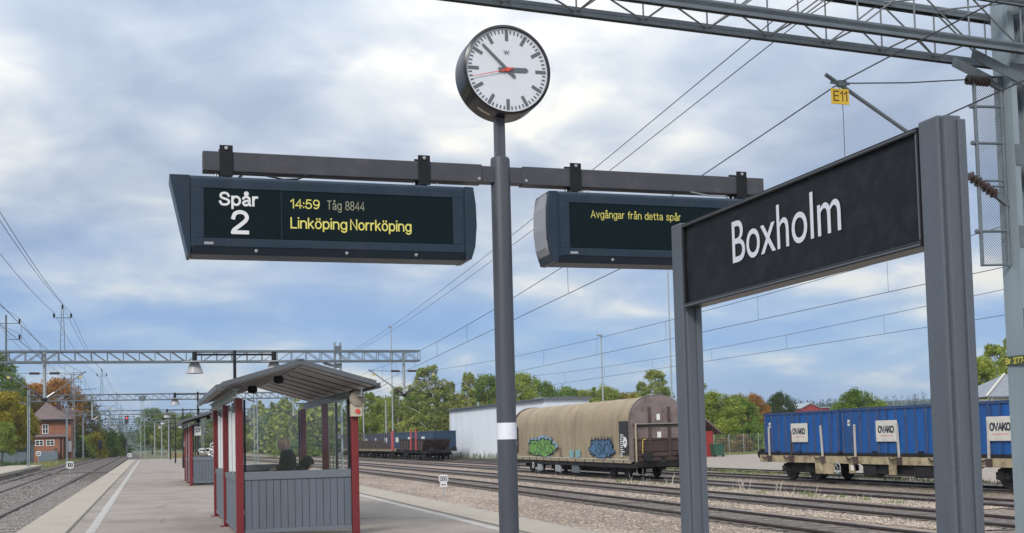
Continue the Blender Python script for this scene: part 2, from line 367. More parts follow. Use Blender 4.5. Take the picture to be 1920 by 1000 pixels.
GLY = {
 'S': (.54, [_S]), 's': (.37, [_s]), 'p': (.42, [[(0, -.2), (0, .5)], _bowl]), 'g': (.42, [_bowl, _cr([(.42, .5), (.42, 0), (.4, -.12), (.3, -.2), (.17, -.2), (.05, -.12)])]),
 'a': (.42, _a), 'å': (.42, _a+_ring), 'r': (.22, [[(0, 0), (0, .5)], _cr([(0, .3), (.06, .44), (.14, .5), (.22, .49)])]), 'n': (.4, list(_n)), 'd': (.42, [_bowl, [(.42, 0), (.42, .71)]]),
 'i': (.0, [[(0, 0), (0, .5)], [(0, .69), (0, .72)]]), 'k': (.36, [[(0, 0), (0, .71)], [(.33, .5), (.0, .2)], [(.12, .3), (.36, 0)]]), 'o': (.42, [_bowl]), 'ö': (.42, [_bowl]+_dots),
 'v': (.38, [[(0, .5), (.19, 0), (.38, .5)]]), 'f': (.24, [_cr([(.26, .7), (.16, .69), (.1, .6), (.1, .45)])+[(.1, 0)], [(0, .48), (.24, .48)]]), 't': (.24, [[(.1, .65), (.1, .1), (.15, .02), (.25, .01)], [(0, .48), (.24, .48)]]),
 'e': (.42, [[(.01, .26), (.42, .26)]+_arc(.21, .25, .21, .25, 5, 320, 16)]),
 'L': (.38, [[(0, .71), (0, 0), (.38, 0)]]), 'N': (.48, [[(0, 0), (0, .71), (.48, 0), (.48, .71)]]), 'T': (.48, [[(0, .71), (.48, .71)], [(.24, .71), (.24, 0)]]), 'A': (.56, [[(0, 0), (.28, .71), (.56, 0)], [(.1, .24), (.46, .24)]]),
 'E': (.42, [[(.42, .71), (0, .71), (0, 0), (.42, 0)], [(0, .37), (.38, .37)]]), 'B': (.44, [_cr([(.24, .37), (.38, .3), (.44, .19), (.38, .06), (.24, 0)])+[(0, 0), (0, .71), (.22, .71)]+_cr([(.22, .71), (.37, .66), (.4, .54), (.35, .41), (.22, .37)]), [(0, .37), (.24, .37)]]),
 'O': (.6, [_arc(.3, .355, .3, .355, 0, 360, 24)]), 'V': (.54, [[(0, .71), (.27, 0), (.54, .71)]]), 'K': (.48, [[(0, 0), (0, .71)], [(.46, .71), (0, .25)], [(.16, .4), (.5, 0)]]), 'C': (.54, [_arc(.3, .355, .3, .355, 45, 315, 20)]),
 'M': (.6, [[(0, 0), (0, .71), (.3, .1), (.6, .71), (.6, 0)]]),
 '0': (.42, [_arc(.21, .355, .21, .355, 0, 360, 22)]), '1': (.2, [[(.0, .54), (.2, .71), (.2, 0)]]), '2': (.42, [_cr([(.01, .5), (.06, .64), (.2, .71), (.35, .66), (.41, .53), (.36, .4), (.18, .22), (.04, .09), (0, 0)]), [(0, 0), (.42, 0)]]),
 '3': (.42, [_cr([(.02, .57), (.1, .69), (.25, .71), (.37, .64), (.39, .52), (.32, .41), (.18, .38)]), _cr([(.18, .38), (.36, .33), (.42, .2), (.35, .05), (.2, 0), (.07, .04), (0, .16)])]),
 '4': (.44, [[(.34, 0), (.34, .71), (0, .2), (.46, .2)]]), '5': (.42, [[(.38, .71), (.08, .71), (.04, .36)], _cr([(.04, .36), (.15, .44), (.3, .43), (.41, .3), (.41, .15), (.32, .03), (.18, 0), (.05, .05), (0, .17)])]),
 '6': (.42, [_arc(.21, .22, .21, .22, 0, 360, 18), _cr([(.0, .22), (.02, .45), (.1, .64), (.24, .71), (.37, .63)])]), '7': (.42, [[(0, .71), (.42, .71), (.15, 0)]]), '8': (.42, [_arc(.21, .53, .18, .18, 0, 360, 16), _arc(.21, .18, .21, .18, 0, 360, 16)]),
 '9': (.42, [_arc(.21, .49, .21, .22, 0, 360, 18), _cr([(.42, .49), (.41, .28), (.33, .08), (.18, 0), (.04, .07)])]), ':': (.0, [[(0, .06), (0, .12)], [(0, .4), (0, .46)]]), '-': (.25, [[(0, .27), (.25, .27)]]), ' ': (.2, []),
}
def stroke(name, s, o, right, up, width, height, wt, m, parent, gap=.17, slant=0, wob=0, seed=0):
    P = []; x = 0
    for ch in s:
        wd, st = GLY[ch]
        P += [[(px+x+slant*py, py) for px, py in l] for l in st]; x += wd+gap
    xs = [p[0] for l in P for p in l]; ys = [p[1] for l in P for p in l]
    x0, x1, y0, y1 = min(xs), max(xs), min(ys), max(ys); kx = (width-wt)/max(1e-6, x1-x0); ky = (height-wt)/(y1-y0)
    o, right, up = Vector(o), Vector(right).normalized(), Vector(up).normalized(); nrm = right.cross(up); mb = MB(); rnd = random.Random(seed)
    for li, l in enumerate(P):
        q = [Vector(((a-x0)*kx+wt/2+rnd.uniform(-wob, wob), (b-y0)*ky+wt/2+rnd.uniform(-wob, wob))) for a, b in l]; d3 = nrm*(.001+.00012*(li % 12))
        closed = (q[0]-q[-1]).length < 1e-4
        L_, R_ = [], []
        for i, p in enumerate(q):
            a = (q[i]-q[i-1]) if i > 0 else ((q[0]-q[-2]) if closed else (q[1]-q[0]))
            b = (q[i+1]-q[i]) if i < len(q)-1 else ((q[1]-q[0]) if closed else (q[-1]-q[-2]))
            a, b = a.normalized(), b.normalized(); t = (a+b); t = t.normalized() if t.length > 1e-4 else a
            nn = Vector((-t.y, t.x)); k = min(1/max(.35, nn.dot(Vector((-a.y, a.x)))), 2.0); e = Vector((0, 0))
            if not closed and i == 0: e = -a*wt*.5 if False else Vector((0, 0))
            if not closed and i == 0: p = p-b*wt*.42
            if not closed and i == len(q)-1: p = p+a*wt*.42
            L_.append(p+nn*(wt/2*k)); R_.append(p-nn*(wt/2*k))
        vs = [o+right*v.x+up*v.y+d3 for pr in zip(L_, R_) for v in pr]
        mb.add(vs, [(2*i, 2*i+1, 2*i+3, 2*i+2) for i in range(len(q)-1)])
    me = bpy.data.meshes.new(name); me.from_pydata(mb.v, [], mb.f); me.materials.append(m)
    return link(name, me, parent)
# ------------------------------------------------------------------ ground, platforms, tracks
RT = -.5          # rail top
GZ = -.60         # yard level
g_yard = gravel('yard_gravel', [(.34, .28, .225), (.27, .21, .165), (.41, .345, .285), (.30, .215, .165), (.23, .19, .16), (.46, .40, .34)], 9, .45, ((.34, .255, .19), .35, .75))
g_red = gravel('reddish_gravel', [(.35, .28, .225), (.32, .20, .14), (.43, .36, .295), (.35, .235, .17), (.24, .19, .155), (.48, .42, .355)], 11, .45, ((.42, .345, .275), .5, .7))
g_ball = gravel('ballast_stone', [(.20, .172, .148), (.13, .112, .10), (.25, .22, .19), (.17, .135, .112), (.10, .09, .082), (.31, .275, .24)], 7, .3, ((.145, .108, .082), .3, .6), bump=1)
g_edge = gravel('dark_stone', [(.13, .125, .125), (.20, .19, .185), (.09, .088, .09), (.27, .255, .24), (.15, .14, .135), (.34, .32, .30)], 7, .35, bump=1)
g_road = gravel('pale_yard', [(.42, .355, .29), (.37, .315, .26), (.45, .39, .325), (.40, .335, .275), (.35, .30, .25), (.48, .415, .35)], 6, .6, ((.31, .265, .215), .2, .7), bump=.4)
def grassmat(name, a, b, dry):
    m = mat(name, a, .9, 0, .35, 1.5, .6, 9, dirt=b, dscale=.35, damt=.8, dmin=.42); return m
gr = grassmat('rough_grass', (.085, .105, .035), (.17, .145, .07), 0)
struct('ground', MB().add([(-2500, -300, GZ-.06), (2500, -300, GZ-.06), (2500, 3500, GZ-.06), (-2500, 3500, GZ-.06)], [(0, 1, 2, 3)]), gr)
def sheet(name, poly, z, m): return struct(name, MB().add([(x, y, z) for x, y in poly], [tuple(range(len(poly)))]), m)
sheet('yard_ground', [(6.5, -5), (60, -5), (52, 105), (36, 180), (14, 330), (3, 330), (5, 150)], GZ, g_yard)
sheet('gravel_path', [(7.6, -5), (12.6, -5), (13.4, 60), (13.6, 130), (8.4, 130)], GZ+.012, g_red)
sheet('gravel_yard', [(29.6, -5), (95, -5), (90, 96), (46, 100), (36.5, 94), (31.6, 60)], GZ+.008, g_road)

# platform: asphalt field, concrete edge strips, a dark joint and a row of white tiles on either side
asp = mat('asphalt_worn', (.325, .278, .236), .9, 0, .22, 26, .35, 140, dirt=(.232, .198, .168), dscale=.6, damt=.95, dmin=.45, spec=.2, crack=(.22, .012, (.13, .11, .095), .85))
con = mat('edge_concrete', (.39, .335, .265), .85, 0, .09, 3, .2, 70, dirt=(.33, .285, .24), dscale=.7, damt=.6, dmin=.45, spec=.25)
conw = mat('white_tile', (.45, .42, .38), .8, 0, .15, 6, .2, 60, dirt=(.31, .285, .255), dscale=2.2, damt=.85, dmin=.44)
joint = mat('dark_joint', (.115, .10, .07), .95, 0, .35, 3, dirt=(.24, .215, .18), dscale=2.2, damt=.9, dmin=.5)
END = 150
def rx(y): return 6.83 + min(y, 60)*.0098          # right edge drifts outwards a little
Ys = list(range(-6, END+1, 6))
def strip(x0, x1, z, y0=-6, y1=END):
    mb = MB(); ys = [y for y in Ys if y0 <= y <= y1]; vs = []
    for y in ys:
        vs += [(x0(y) if callable(x0) else x0, y, z), (x1(y) if callable(x1) else x1, y, z)]
    return mb.add(vs, [(2*i, 2*i+1, 2*i+3, 2*i+2) for i in range(len(ys)-1)])
struct('platform', strip(-1.48, lambda y: rx(y)-1.0, 0), asp)
mb = MB()
for a, b in ((lambda y: -2.46, lambda y: -1.5), (lambda y: rx(y)-.97, rx)):
    ys = Ys; vs = []
    for y in ys: vs += [(a(y), y, -1.0), (a(y), y, .003), (b(y), y, .003), (b(y), y, -1.0)]
    fs = []
    for i in range(len(ys)-1):
        for j in range(3): fs.append((4*i+j, 4*i+j+1, 4*i+4+j+1, 4*i+4+j))
    fs += [(0, 1, 2, 3), tuple(4*(len(ys)-1)+j for j in (3, 2, 1, 0))]
    mb.add(vs, fs)
mb.box(-1.5, 6.6, END-.1, END, -1, -.002)
struct('platform_edge', mb, con)
struct('platform_joint', strip(-1.525, -1.46, .006).add(*(lambda m: (m.v, m.f))(strip(lambda y: rx(y)-1.015, lambda y: rx(y)-.96, .006))), joint)
struct('edge_line', strip(lambda y: rx(y)-.05, lambda y: rx(y)-.005, .006), conw)
# white tiles, laid one by one
tile = MB().box(-.085, .085, -.485, .485, -.02, .0045).mesh('white_tile', conw)
wl = tag(thing('white_line', None, None), kind='structure'); del_keys = None
for side in (0, 1):
    for k in range(140):
        y = 1.5+k*1.0+random.uniform(-.01, .01)
        x = -1.07 if side == 0 else rx(y)-1.22
        o = link('white_tile', tile, wl, (x+random.uniform(-.006, .006), y, random.uniform(0, .002)), random.uniform(-.008, .008))

# left-hand platform across the main line
lp = MB()
def lx(y): return -9.75-max(0, y-60)*.0165
for y0, y1 in ((-6, 140),):
    ys = list(range(-6, 141, 10)); vs = []
    for y in ys: vs += [(lx(y)-3.4, y, -1.0), (lx(y)-3.4, y, -.12), (lx(y), y, -.12), (lx(y), y, -.34), (lx(y)-.22, y, -.34), (lx(y)-.22, y, -1.0)]
    fs = []
    for i in range(len(ys)-1):
        for j in range(5): fs.append((6*i+j, 6*i+j+1, 6*i+6+j+1, 6*i+6+j))
    k = 6*(len(ys)-1); fs += [(0, 1, 2, 3, 4, 5), (k, k+1, k+2, k+3, k+4, k+5)]
    lp.add(vs, fs)
struct('far_platform', lp, con)
for i, y in enumerate((60, 75, 90, 105, 120, 133)):
    pass

# ballast of the main line
def path_sheet(name, lpts, rpts, z, m, ys):
    vs = []
    for y in ys: vs += [(interp(lpts, y), y, z), (interp(rpts, y), y, z)]
    return struct(name, MB().add(vs, [(2*i, 2*i+1, 2*i+3, 2*i+2) for i in range(len(ys)-1)]), m)
L1 = [(-3.8, 0), (-3.8, 60), (-4.1, 100), (-4.25, 150), (-4.6, 250), (-8, 400), (-24, 600)]
L2 = [(-7.8, 0), (-7.85, 60), (-8.75, 115), (-9.2, 150), (-9.4, 250), (-12.5, 400), (-29, 600)]
T1 = [(13.85, 0), (14.0, 20), (14.28, 28), (14.66, 48), (14.85, 85), (14.4, 130), (11.6, 190), (5.8, 282), (1.0, 400), (-16, 600)]
T2 = [(17.9, 0), (18.12, 20), (18.48, 36), (18.83, 62), (18.85, 108), (17.4, 160), (13, 230), (7.5, 320)]
T3 = [(22.3, 0), (22.45, 28), (22.75, 44), (23.1, 60), (23.4, 78), (23.6, 160), (22, 260)]
T4 = [(27.0, 0), (27.15, 30), (27.35, 54), (27.4, 120), (27.6, 240)]
T5 = [(31.4, 40), (31.0, 75), (30.8, 120), (30.9, 240)]
off = lambda P, d: [(x+d, y) for x, y in P]
YS = list(range(-6, 160, 8))+list(range(160, 600, 20))
path_sheet('ballast', off(L2, -2.0), off(L1, 3.3), GZ+.02, g_ball, YS)
path_sheet('ballast', off(T1, -.95), off(T1, 1.1), GZ+.022, gravel('track_stone', [(.22, .18, .155), (.29, .245, .21), (.17, .14, .125), (.34, .295, .255), (.20, .16, .135)], 8, .4, ((.15, .12, .10), .6, .55), bump=1), YS)
path_sheet('ballast', off(T2, -.95), off(T2, 1.1), GZ+.021, MATS['track_stone'], [y for y in YS if y < 330])
path_sheet('ballast', off(T3, -.95), off(T3, 1.1), GZ+.020, MATS['track_stone'], [y for y in YS if y < 260])
path_sheet('ballast', off(T4, -1.0), off(T4, 1.2), GZ+.019, MATS['track_stone'], [y for y in YS if y < 250])
path_sheet('ballast', off(T5, -1.0), off(T5, 1.2), GZ+.018, MATS['track_stone'], [y for y in YS if 40 < y < 250])
path_sheet('ballast', [(7.0, 0), (7.35, 60), (7.4, 160)], [(7.75, 0), (8.05, 60), (8.1, 160)], GZ+.03, g_edge, [y for y in YS if y < 140])

slp_w = MB().box(-1.25, 1.25, -.12, .12, -.15, .0).mesh('sleeper', M['sleeper'])
slp_c = MB().box(-1.25, 1.25, -.13, .13, -.15, .0).mesh('sleeper', M['sleeperc'])
def track(label, P, y0, y1, near0, near1, mesh, far=170, zt=RT, group='tracks of the station', st=.068):
    t = thing('railway_track', label, 'track', (0, 0, 0), 0, group)
    ys = []; y = y0
    while y < y1: ys.append(y); y += 2.5 if y < 60 else (5 if y < 160 else 12)
    for s in (-1, 1):
        prof = [(-.036, 0), (.036, 0), (.036, -.04), (.012, -.05), (.012, -.13), (.07, -.145), (.07, -.158), (-.07, -.158), (-.07, -.145), (-.012, -.13), (-.012, -.05), (-.036, -.04)]
        vs = []; n = len(prof)
        for yy in ys:
            cx = smooth_path(P, yy)+s*.753
            vs += [(cx+a, yy, zt+b) for a, b in prof]
        fs = [(i*n+j, i*n+(j+1) % n, (i+1)*n+(j+1) % n, (i+1)*n+j) for i in range(len(ys)-1) for j in range(n)]
        mb = MB(); mb.v = vs; mb.f = fs
        r = mb.build('rail', M['rail'], t); r.data.materials.append(M['railtop'])
        for p in r.data.polygons:
            if p.normal.z > .8 and abs(p.center.z-zt) < .003: p.material_index = 1
    k = near0; jn = MB()
    while k < far:
        x = smooth_path(P, k); sl = smooth_path(P, k+1)-x
        if k < near1: link('sleeper', mesh, t, (x+random.uniform(-.05, .05), k, zt-st+random.uniform(-.02, .006)), -math.atan(sl)+random.uniform(-.02, .02))
        else: jn.box(x-1.25, x+1.25, k-.12, k+.12, zt-.3, zt-.085)
        k += .65+random.uniform(-.03, .03)
    if jn.v: tag(jn.build('far_sleepers', mesh.materials[0], t), kind='stuff')
    return t
track('main line track right beside the left edge of the near platform', L1, -5, 560, 20, 75, slp_c, st=.045)
track('main line track farther left, beside the low opposite platform', L2, -5, 560, 40, 85, slp_c, st=.045)
track('siding nearest to the platform on its right side', T1, -5, 420, 12, 62, slp_w)
track('second siding counted from the platform on its right side', T2, -5, 320, 16, 66, slp_w)
track('siding that carries the beige covered wagon', T3, -5, 260, 20, 70, slp_w)
track('siding that carries the blue open containers at the right edge', T4, -5, 240, 22, 64, slp_w)
track('farthest siding running along the white shed', T5, 42, 240, 60, 62, slp_w)
# plank crossing over the main line near the platform's far end
cr = thing('track_crossing', 'dark timber crossing laid over the two main line tracks', 'crossing', (-6.2, 106, 0))
for k in range(5):
    MB().box(-4.4, 3.3, -1.1+k*.45, -.69+k*.45, -.62, RT+.012).build('plank', M['sleeper'], cr)

# loose stones and grass tufts, where they can be seen
def stones(name, m, boxes, n, s0, s1, zf):
    rnd = random.Random(5); V = []; Fc = []
    for i in range(n):
        x0, x1, y0, y1 = boxes[rnd.randrange(len(boxes))]
        u = rnd.random(); y = y0+(y1-y0)*u*u; x = rnd.uniform(x0, x1); s = rnd.uniform(s0, s1)
        o = len(V); a = rnd.uniform(0, 6.28); z = zf
        for k in range(4):
            r = s*rnd.uniform(.7, 1.2); V.append((x+r*math.cos(a+k*1.57), y+r*math.sin(a+k*1.57), z+s*rnd.uniform(.0, .35)))
        V.append((x+rnd.uniform(-.3, .3)*s, y+rnd.uniform(-.3, .3)*s, z+s*rnd.uniform(.6, 1.0)))
        Fc += [(o, o+1, o+4), (o+1, o+2, o+4), (o+2, o+3, o+4), (o+3, o, o+4)]
    mb = MB(); mb.v, mb.f = V, Fc
    return mb.build(name, m)
st1 = mat('loose_stone', (.34, .275, .22), .9, 0, 0, 5, island=.55)
st2 = mat('loose_stone_dark', (.20, .18, .165), .9, 0, 0, 5, island=.6)
tag(stones('gravel_stones', st1, [(8.2, 12.9, 17, 70), (15.9, 17.0, 20, 80), (20.0, 21.5, 25, 80)], 22000, .02, .045, GZ+.015), 'loose pale and reddish gravel between the platform and the sidings', 'gravel', kind='stuff')
tag(stones('ballast_stones', st2, [(-6.6, -5.1, 28, 110), (-10, -5.0, 45, 120), (-4.4, -2.6, 28, 80)], 14000, .03, .06, GZ+.022), 'coarse grey ballast lying between the main line tracks', 'ballast', kind='stuff')
tag(stones('edge_stones', st2, [(7.2, 8.1, 18, 75)], 6000, .03, .06, GZ+.03), 'dark stones along the right foot of the platform', 'stones', kind='stuff')
def tufts(name, label, m, spots, per, h, spread, blade=.012):
    rnd = random.Random(11); mb = MB()
    for (x, y, z, k) in spots:
        for i in range(int(per*k)):
            a = rnd.uniform(0, 6.28); rr = spread*math.sqrt(rnd.random()); bx, by = x+rr*math.cos(a), y+rr*math.sin(a)
            hh = h*k*rnd.uniform(.4, 1.1); lx_, ly_ = rnd.uniform(-.35, .35)*hh, rnd.uniform(-.35, .35)*hh; t = rnd.uniform(0, 3.14); wx, wy = blade*math.cos(t), blade*math.sin(t)
            mb.add([(bx-wx, by-wy, z), (bx+wx, by+wy, z), (bx+lx_*.4+wx*.7, by+ly_*.4+wy*.7, z+hh*.6), (bx+lx_, by+ly_, z+hh)], [(0, 1, 2), (0, 2, 3)])
    return tag(mb.build(name, m), label, 'grass', kind='stuff')
# ------------------------------------------------------------------ information post, boards, clock
PX, PY = 2.485, 8.0
ip = thing('information_post', 'dark grey round steel post with a crossbar, standing mid platform under the clock', 'post', (PX, PY, 0))
MB().lathe([(0, 0), (.072, 0), (.072, 3.63), (.069, 3.652), (.06, 3.66), (0, 3.66)], n=32).build('pole', M['pole'], ip, True)
MB().lathe([(.0, .0), (.15, 0), (.15, .02), (.072, .022)], n=24).build('base_plate', M['pole'], ip, True)
MB().lathe([(.0735, 1.585), (.0735, 1.705)], n=32).build('white_sticker', M['sticker'], ip, True)
AZ0, AZ1 = 3.455, 3.592
for s, x1 in ((-1, .36-PX), (1, 4.645-PX)):
    a, b = sorted((s*.075 if s < 0 else .075, s*.16))
    MB().box(min(s*.06, s*.17), max(s*.06, s*.17), -.045, .045, AZ0+.008, AZ1-.008).build('crossbar_stub', M['arm'], ip, bevel=.004)
    MB().box(min(s*.155, x1), max(s*.155, x1), -.055, .055, AZ0, AZ1).build('crossbar', M['arm'], ip, bevel=.006)
    MB().lathe([(0, -.062), (.012, -.062), (.012, -.056)], (s*.18, 0, AZ0+.03), 8, 'y').build('bolt', M['steel'], ip)
pts = [(.78-PX, -.04, AZ0-.003), (.62-PX, -.06, AZ0-.03), (.9-PX, -.06, AZ0-.035), (1.05-PX, -.04, AZ0-.003)]
MB().tube([(.57-PX, -.05, AZ0-.06), (.62-PX, -.05, AZ0-.015), (.75-PX, -.05, AZ0-.012), (.9-PX, -.05, AZ0-.038), (1.0-PX, -.05, AZ0-.03), (1.08-PX, -.05, AZ0+.004)], .006, 6).build('cable', M['blackm'], ip, True)
MB().tube([(4.36-PX, -.05, AZ0-.06), (4.3-PX, -.05, AZ0-.018), (4.15-PX, -.05, AZ0-.02), (4.0-PX, -.05, AZ0+.003)], .006, 6).build('cable', M['housesilver'], ip, True)

ck = thing('station_clock', 'round white-faced station clock in a black case on top of the post', 'clock', (PX, PY, 3.66))
CZ = 4.285-3.66; RAD = .336
c0 = (.035, 0, CZ)
MB().lathe([(0, .13), (RAD-.03, .13), (RAD, .10), (RAD, -.10), (RAD-.004, -.13), (RAD-.022, -.138), (RAD-.026, -.118)], c0, 72, 'y').build('case', M['black'], ck, True)
MB().lathe([(0, -.119), (RAD-.02, -.119)], c0, 72, 'y').build('dial', M['dial'], ck)
MB().box(-.036, .036, -.036, .036, -.02, CZ-RAD+.04).build('neck', M['pole'], ck, bevel=.008)
stp = [(c0[0]+(RAD+.0015)*math.cos(R(t)), -.035, CZ+(RAD+.0015)*math.sin(R(t))) for t in range(232, 253, 3)]
MB().add([(x, y+d, z) for x, y, z in stp for d in (-.018, .018)], [(2*i, 2*i+1, 2*i+3, 2*i+2) for i in range(len(stp)-1)]).build('case_sticker', M['beige'], ck)
def clockbar(name, ang, r0, r1, w0, w1, y, m, par, tip=0):
    a = R(ang); d = Vector((math.sin(a), 0, math.cos(a))); n = Vector((math.cos(a), 0, -math.sin(a))); c = Vector((c0[0], y, CZ))
    P = [c+d*r0+n*w0/2, c+d*r1+n*w1/2]+([c+d*(r1+tip)] if tip else [])+[c+d*r1-n*w1/2, c+d*r0-n*w0/2]
    k = len(P); mb = MB().add(P+[p+Vector((0, .003, 0)) for p in P], [tuple(range(k)), tuple(range(2*k-1, k-1, -1))]+[(i, (i+1) % k, k+(i+1) % k, k+i) for i in range(k)])
    return mb.build(name, m, par)
ra = RAD-.03
for i in range(60):
    if i % 5 == 0: clockbar('hour_mark', i*6, ra*.71, ra*.97, .024, .024, -.1225, M['handgrey'], ck)
    else: clockbar('minute_mark', i*6, ra*.885, ra*.965, .0095, .0095, -.1225, M['handgrey'], ck)
hh = clockbar('hour_hand', 88, -.068, .145, .033, .033, -.126, M['handgrey'], ck, .018)
mh = clockbar('minute_hand', -46.5, -.077, .257, .024, .016, -.130, M['handgrey'], ck)
sh = clockbar('second_hand', 256, -.0, .275, .006, .003, -.134, M['red'], ck)
clockbar('counterweight', 256+180, -.045, .045, .022, .018, -.1335, mat('red_tint', (.40, .08, .07), .5), ck)
MB().lathe([(0, -.141), (.016, -.141), (.018, -.12)], c0, 20, 'y').build('hub', M['red'], ck, True)
text('maker_mark', 'W', (c0[0]-.027, -.124, CZ+.113), (1, 0, 0), (0, 0, 1), .045, .031, M['handgrey'], ck, .02)

def board(label, x0, x1, left_wedge, bz0=2.872, bz1=3.40):
    b = thing('departure_board', label, 'display', ((x0+x1)/2, PY, bz0), 0, 'departure boards hanging from the crossbar')
    cx = (x0+x1)/2; h = bz1-bz0; hw = (x1-x0)/2
    # body: front, top, lower bevel, mirrored to the back
    prof = [(-.15, .045), (-.15, h-.02), (-.135, h), (.135, h), (.15, h-.02), (.15, .045), (.115, 0), (-.115, 0)]
    MB().prism(prof, 'x', -hw, hw).build('housing', M['house'], b, bevel=.004)
    # frame around the recessed screen
    sx0, sx1, sz0, sz1 = -hw+.085, hw-.09, .105, h-.085
    fr = MB(); fy0, fy1 = -.158, -.1495
    fr.box(-hw+.012, hw-.012, fy0, fy1, sz1, h-.028); fr.box(-hw+.012, hw-.012, fy0, fy1, .05, sz0)
    fr.box(-hw+.012, sx0, fy0, fy1, sz0, sz1); fr.box(sx1, hw-.012, fy0, fy1, sz0, sz1)
    fr.build('front_frame', M['house'], b, bevel=.003)
    MB().box(sx0, sx1, -.1525, -.149, sz0, sz1).build('screen', M['screen'], b)
    for k in (-.55, .1, .62): MB().lathe([(0, -.01), (.011, -.008), (.012, .004)], (k*hw, -.136, .028), 10, 'y').build('bolt', M['steel'], b, True)
    MB().box(sx0, sx0+.06, -.1605, -.158, .062, .079).build('maker_plate', M['housesilver'], b)
    return b, cx, (sx0, sx1, sz0, sz1), hw, h
b1, cx, sc, hw, h = board('left departure board, dark blue, showing two lines of yellow text', .275, 2.165, True)
lz = 2.872
MB().prism([(-hw-.002, 0), (-hw-.022, 0), (-hw-.135, h), (-hw-.002, h)], 'y', -.152, .152).build('end_cap', M['house'], b1, bevel=.004)
rc = [(hw+.002, .0), (hw+.045, .004), (hw+.075, .10), (hw+.088, .25), (hw+.085, .40), (hw+.068, h-.002), (hw+.002, h)]
MB().prism(rc, 'y', -.152, .152).build('end_cap', M['house'], b1, bevel=.005)
def T(name, s, X0, X1, z0, z1, m, b, cx, wt=.01): return stroke(name, s, (X0-cx, -.1545, z0-lz), (1, 0, 0), (0, 0, 1), X1-X0, z1-z0, wt, m, b)
T('track_word', 'Spår', .458, .717, 3.176, 3.300, M['white'], b1, cx, .0155)
T('track_number', '2', .535, .655, 3.008, 3.172, M['white'], b1, cx, .026)
T('time_text', '14:59', .93, 1.13, 3.196, 3.262, M['ledy'], b1, cx, .008)
T('train_text', 'Tåg 8844', 1.18, 1.442, 3.178, 3.265, M['ledp'], b1, cx, .0048)
T('destination_text', 'Linköping', .93, 1.318, 3.038, 3.137, M['ledy'], b1, cx, .0098)
T('destination_text', 'Norrköping', 1.338, 1.772, 3.038, 3.137, M['ledy'], b1, cx, .0098)
MB().box(.868-cx, .872-cx, -.1535, -.1523, sc[2], sc[3]).build('divider', M['house'], b1)
b2, cx2, sc2, hw2, h2 = board('right departure board, dark blue, partly hidden behind the station name sign', 2.875, 4.765, False)
lc = [(-x, z) for x, z in rc]
MB().prism(lc, 'y', -.152, .152).build('end_cap', M['house'], b2, bevel=.005)
MB().prism(rc, 'y', -.152, .152).build('end_cap', M['house'], b2, bevel=.005)
MB().prism([(-hw2-.04, .02), (-hw2-.09, .11), (-hw2-.104, .25), (-hw2-.10, .40), (-hw2-.082, h-.02), (-hw2-.06, h-.03), (-hw2-.05, .03)], 'y', -.12, .12).build('end_trim', M['housesilver'], b2, bevel=.02)
T('notice_text', 'Avgångar från detta spår', 3.13, 3.862, 3.19, 3.268, M['ledy'], b2, cx2, .005)
for b, ccx, xs in ((b1, cx, (.515, 1.895)), (b2, cx2, (3.055, 4.445))):
    for x in xs:
        k = MB().box(x-ccx-.044, x-ccx+.044, -.066, -.0575, AZ0-lz-.035, AZ1-lz+.042).build('clamp', M['blackm'], b, bevel=.002)
        MB().box(x-ccx-.044, x-ccx+.044, .0575, .066, AZ0-lz-.035, AZ1-lz+.042).build('clamp_back', M['blackm'], k)
        MB().box(x-ccx-.03, x-ccx+.03, -.03, .03, h, AZ0-lz-.004).build('hanger', M['arm'], k)
        MB().lathe([(0, -.078), (.012, -.076), (.013, -.066)], (x-ccx, 0, AZ1-lz+.02), 10, 'y').build('bolt', M['steel'], k, True)
        MB().box(x-ccx-.09, x-ccx+.12, -.06, .06, h+.001, h+.008).build('foot_plate', M['arm'], k)
        for d in (-.07, .1): MB().lathe([(0, .03), (.008, .03), (.009, 0)], (x-ccx+d, -.04, h+.006), 8).build('stud', M['steel'], k)

# ------------------------------------------------------------------ station name sign
SX = 2.4
ns = thing('station_name_sign', 'black station name sign with white lettering between two grey posts', 'sign', (SX, 4.0, 0))
def npost(y0, y1):
    g = .012
    p = MB().box(.0, .082, y0+.02, y1, 0, 2.592).build('post', M['alu'], ns, bevel=.006)
    MB().box(.012, .074, y0, y0+.0195, 0, 2.588).build('post_flange', M['alu'], p, bevel=.004)
    MB().box(.056, .085, y0-.010, y0-.0005, 0, 2.575).build('post_rail', M['alu'], p, bevel=.003)
npost(3.005-4, 3.122-4); npost(4.868-4, 4.985-4)
PA, PB, PZ0, PZ1 = 3.124-4, 4.866-4, 2.19, 2.572
MB().box(.012, .07, PA, PB, PZ0, PZ1).build('panel', M['signblk'], ns)
f = MB(); t_ = .016
f.box(-.004, .078, PA, PB, PZ1-.012, PZ1+.006); f.box(-.004, .078, PA, PB, PZ0-.006, PZ0+.014)
f.build('frame', M['signfr'], ns, bevel=.002)
for a_, b_ in ((PA, PA+.014), (PB-.014, PB)): MB().box(-.003, .0115, a_, b_, PZ0+.0145, PZ1-.0125).build('frame_upright', M['signfr'], ns, bevel=.002)
l = MB(); e = .004
l.box(-.006, -.0042, PA+.006, PB-.006, PZ1-.006, PZ1-.002); l.box(-.006, -.0042, PA+.006, PB-.006, PZ0+.0, PZ0+.005)
l.build('edge_trim', mat('trim_metal', (.16, .16, .17), .35, .4), ns)
MB().box(-.0055, -.0032, PA+.003, PA+.0075, PZ0+.02, PZ1-.02).build('edge_trim', MATS['trim_metal'], ns)
text('name_lettering', 'Boxholm', (.0105, 4.402-4, 2.322), (0, -1, 0), (0, 0, 1), .815, .181, M['signtxt'], ns, .002)

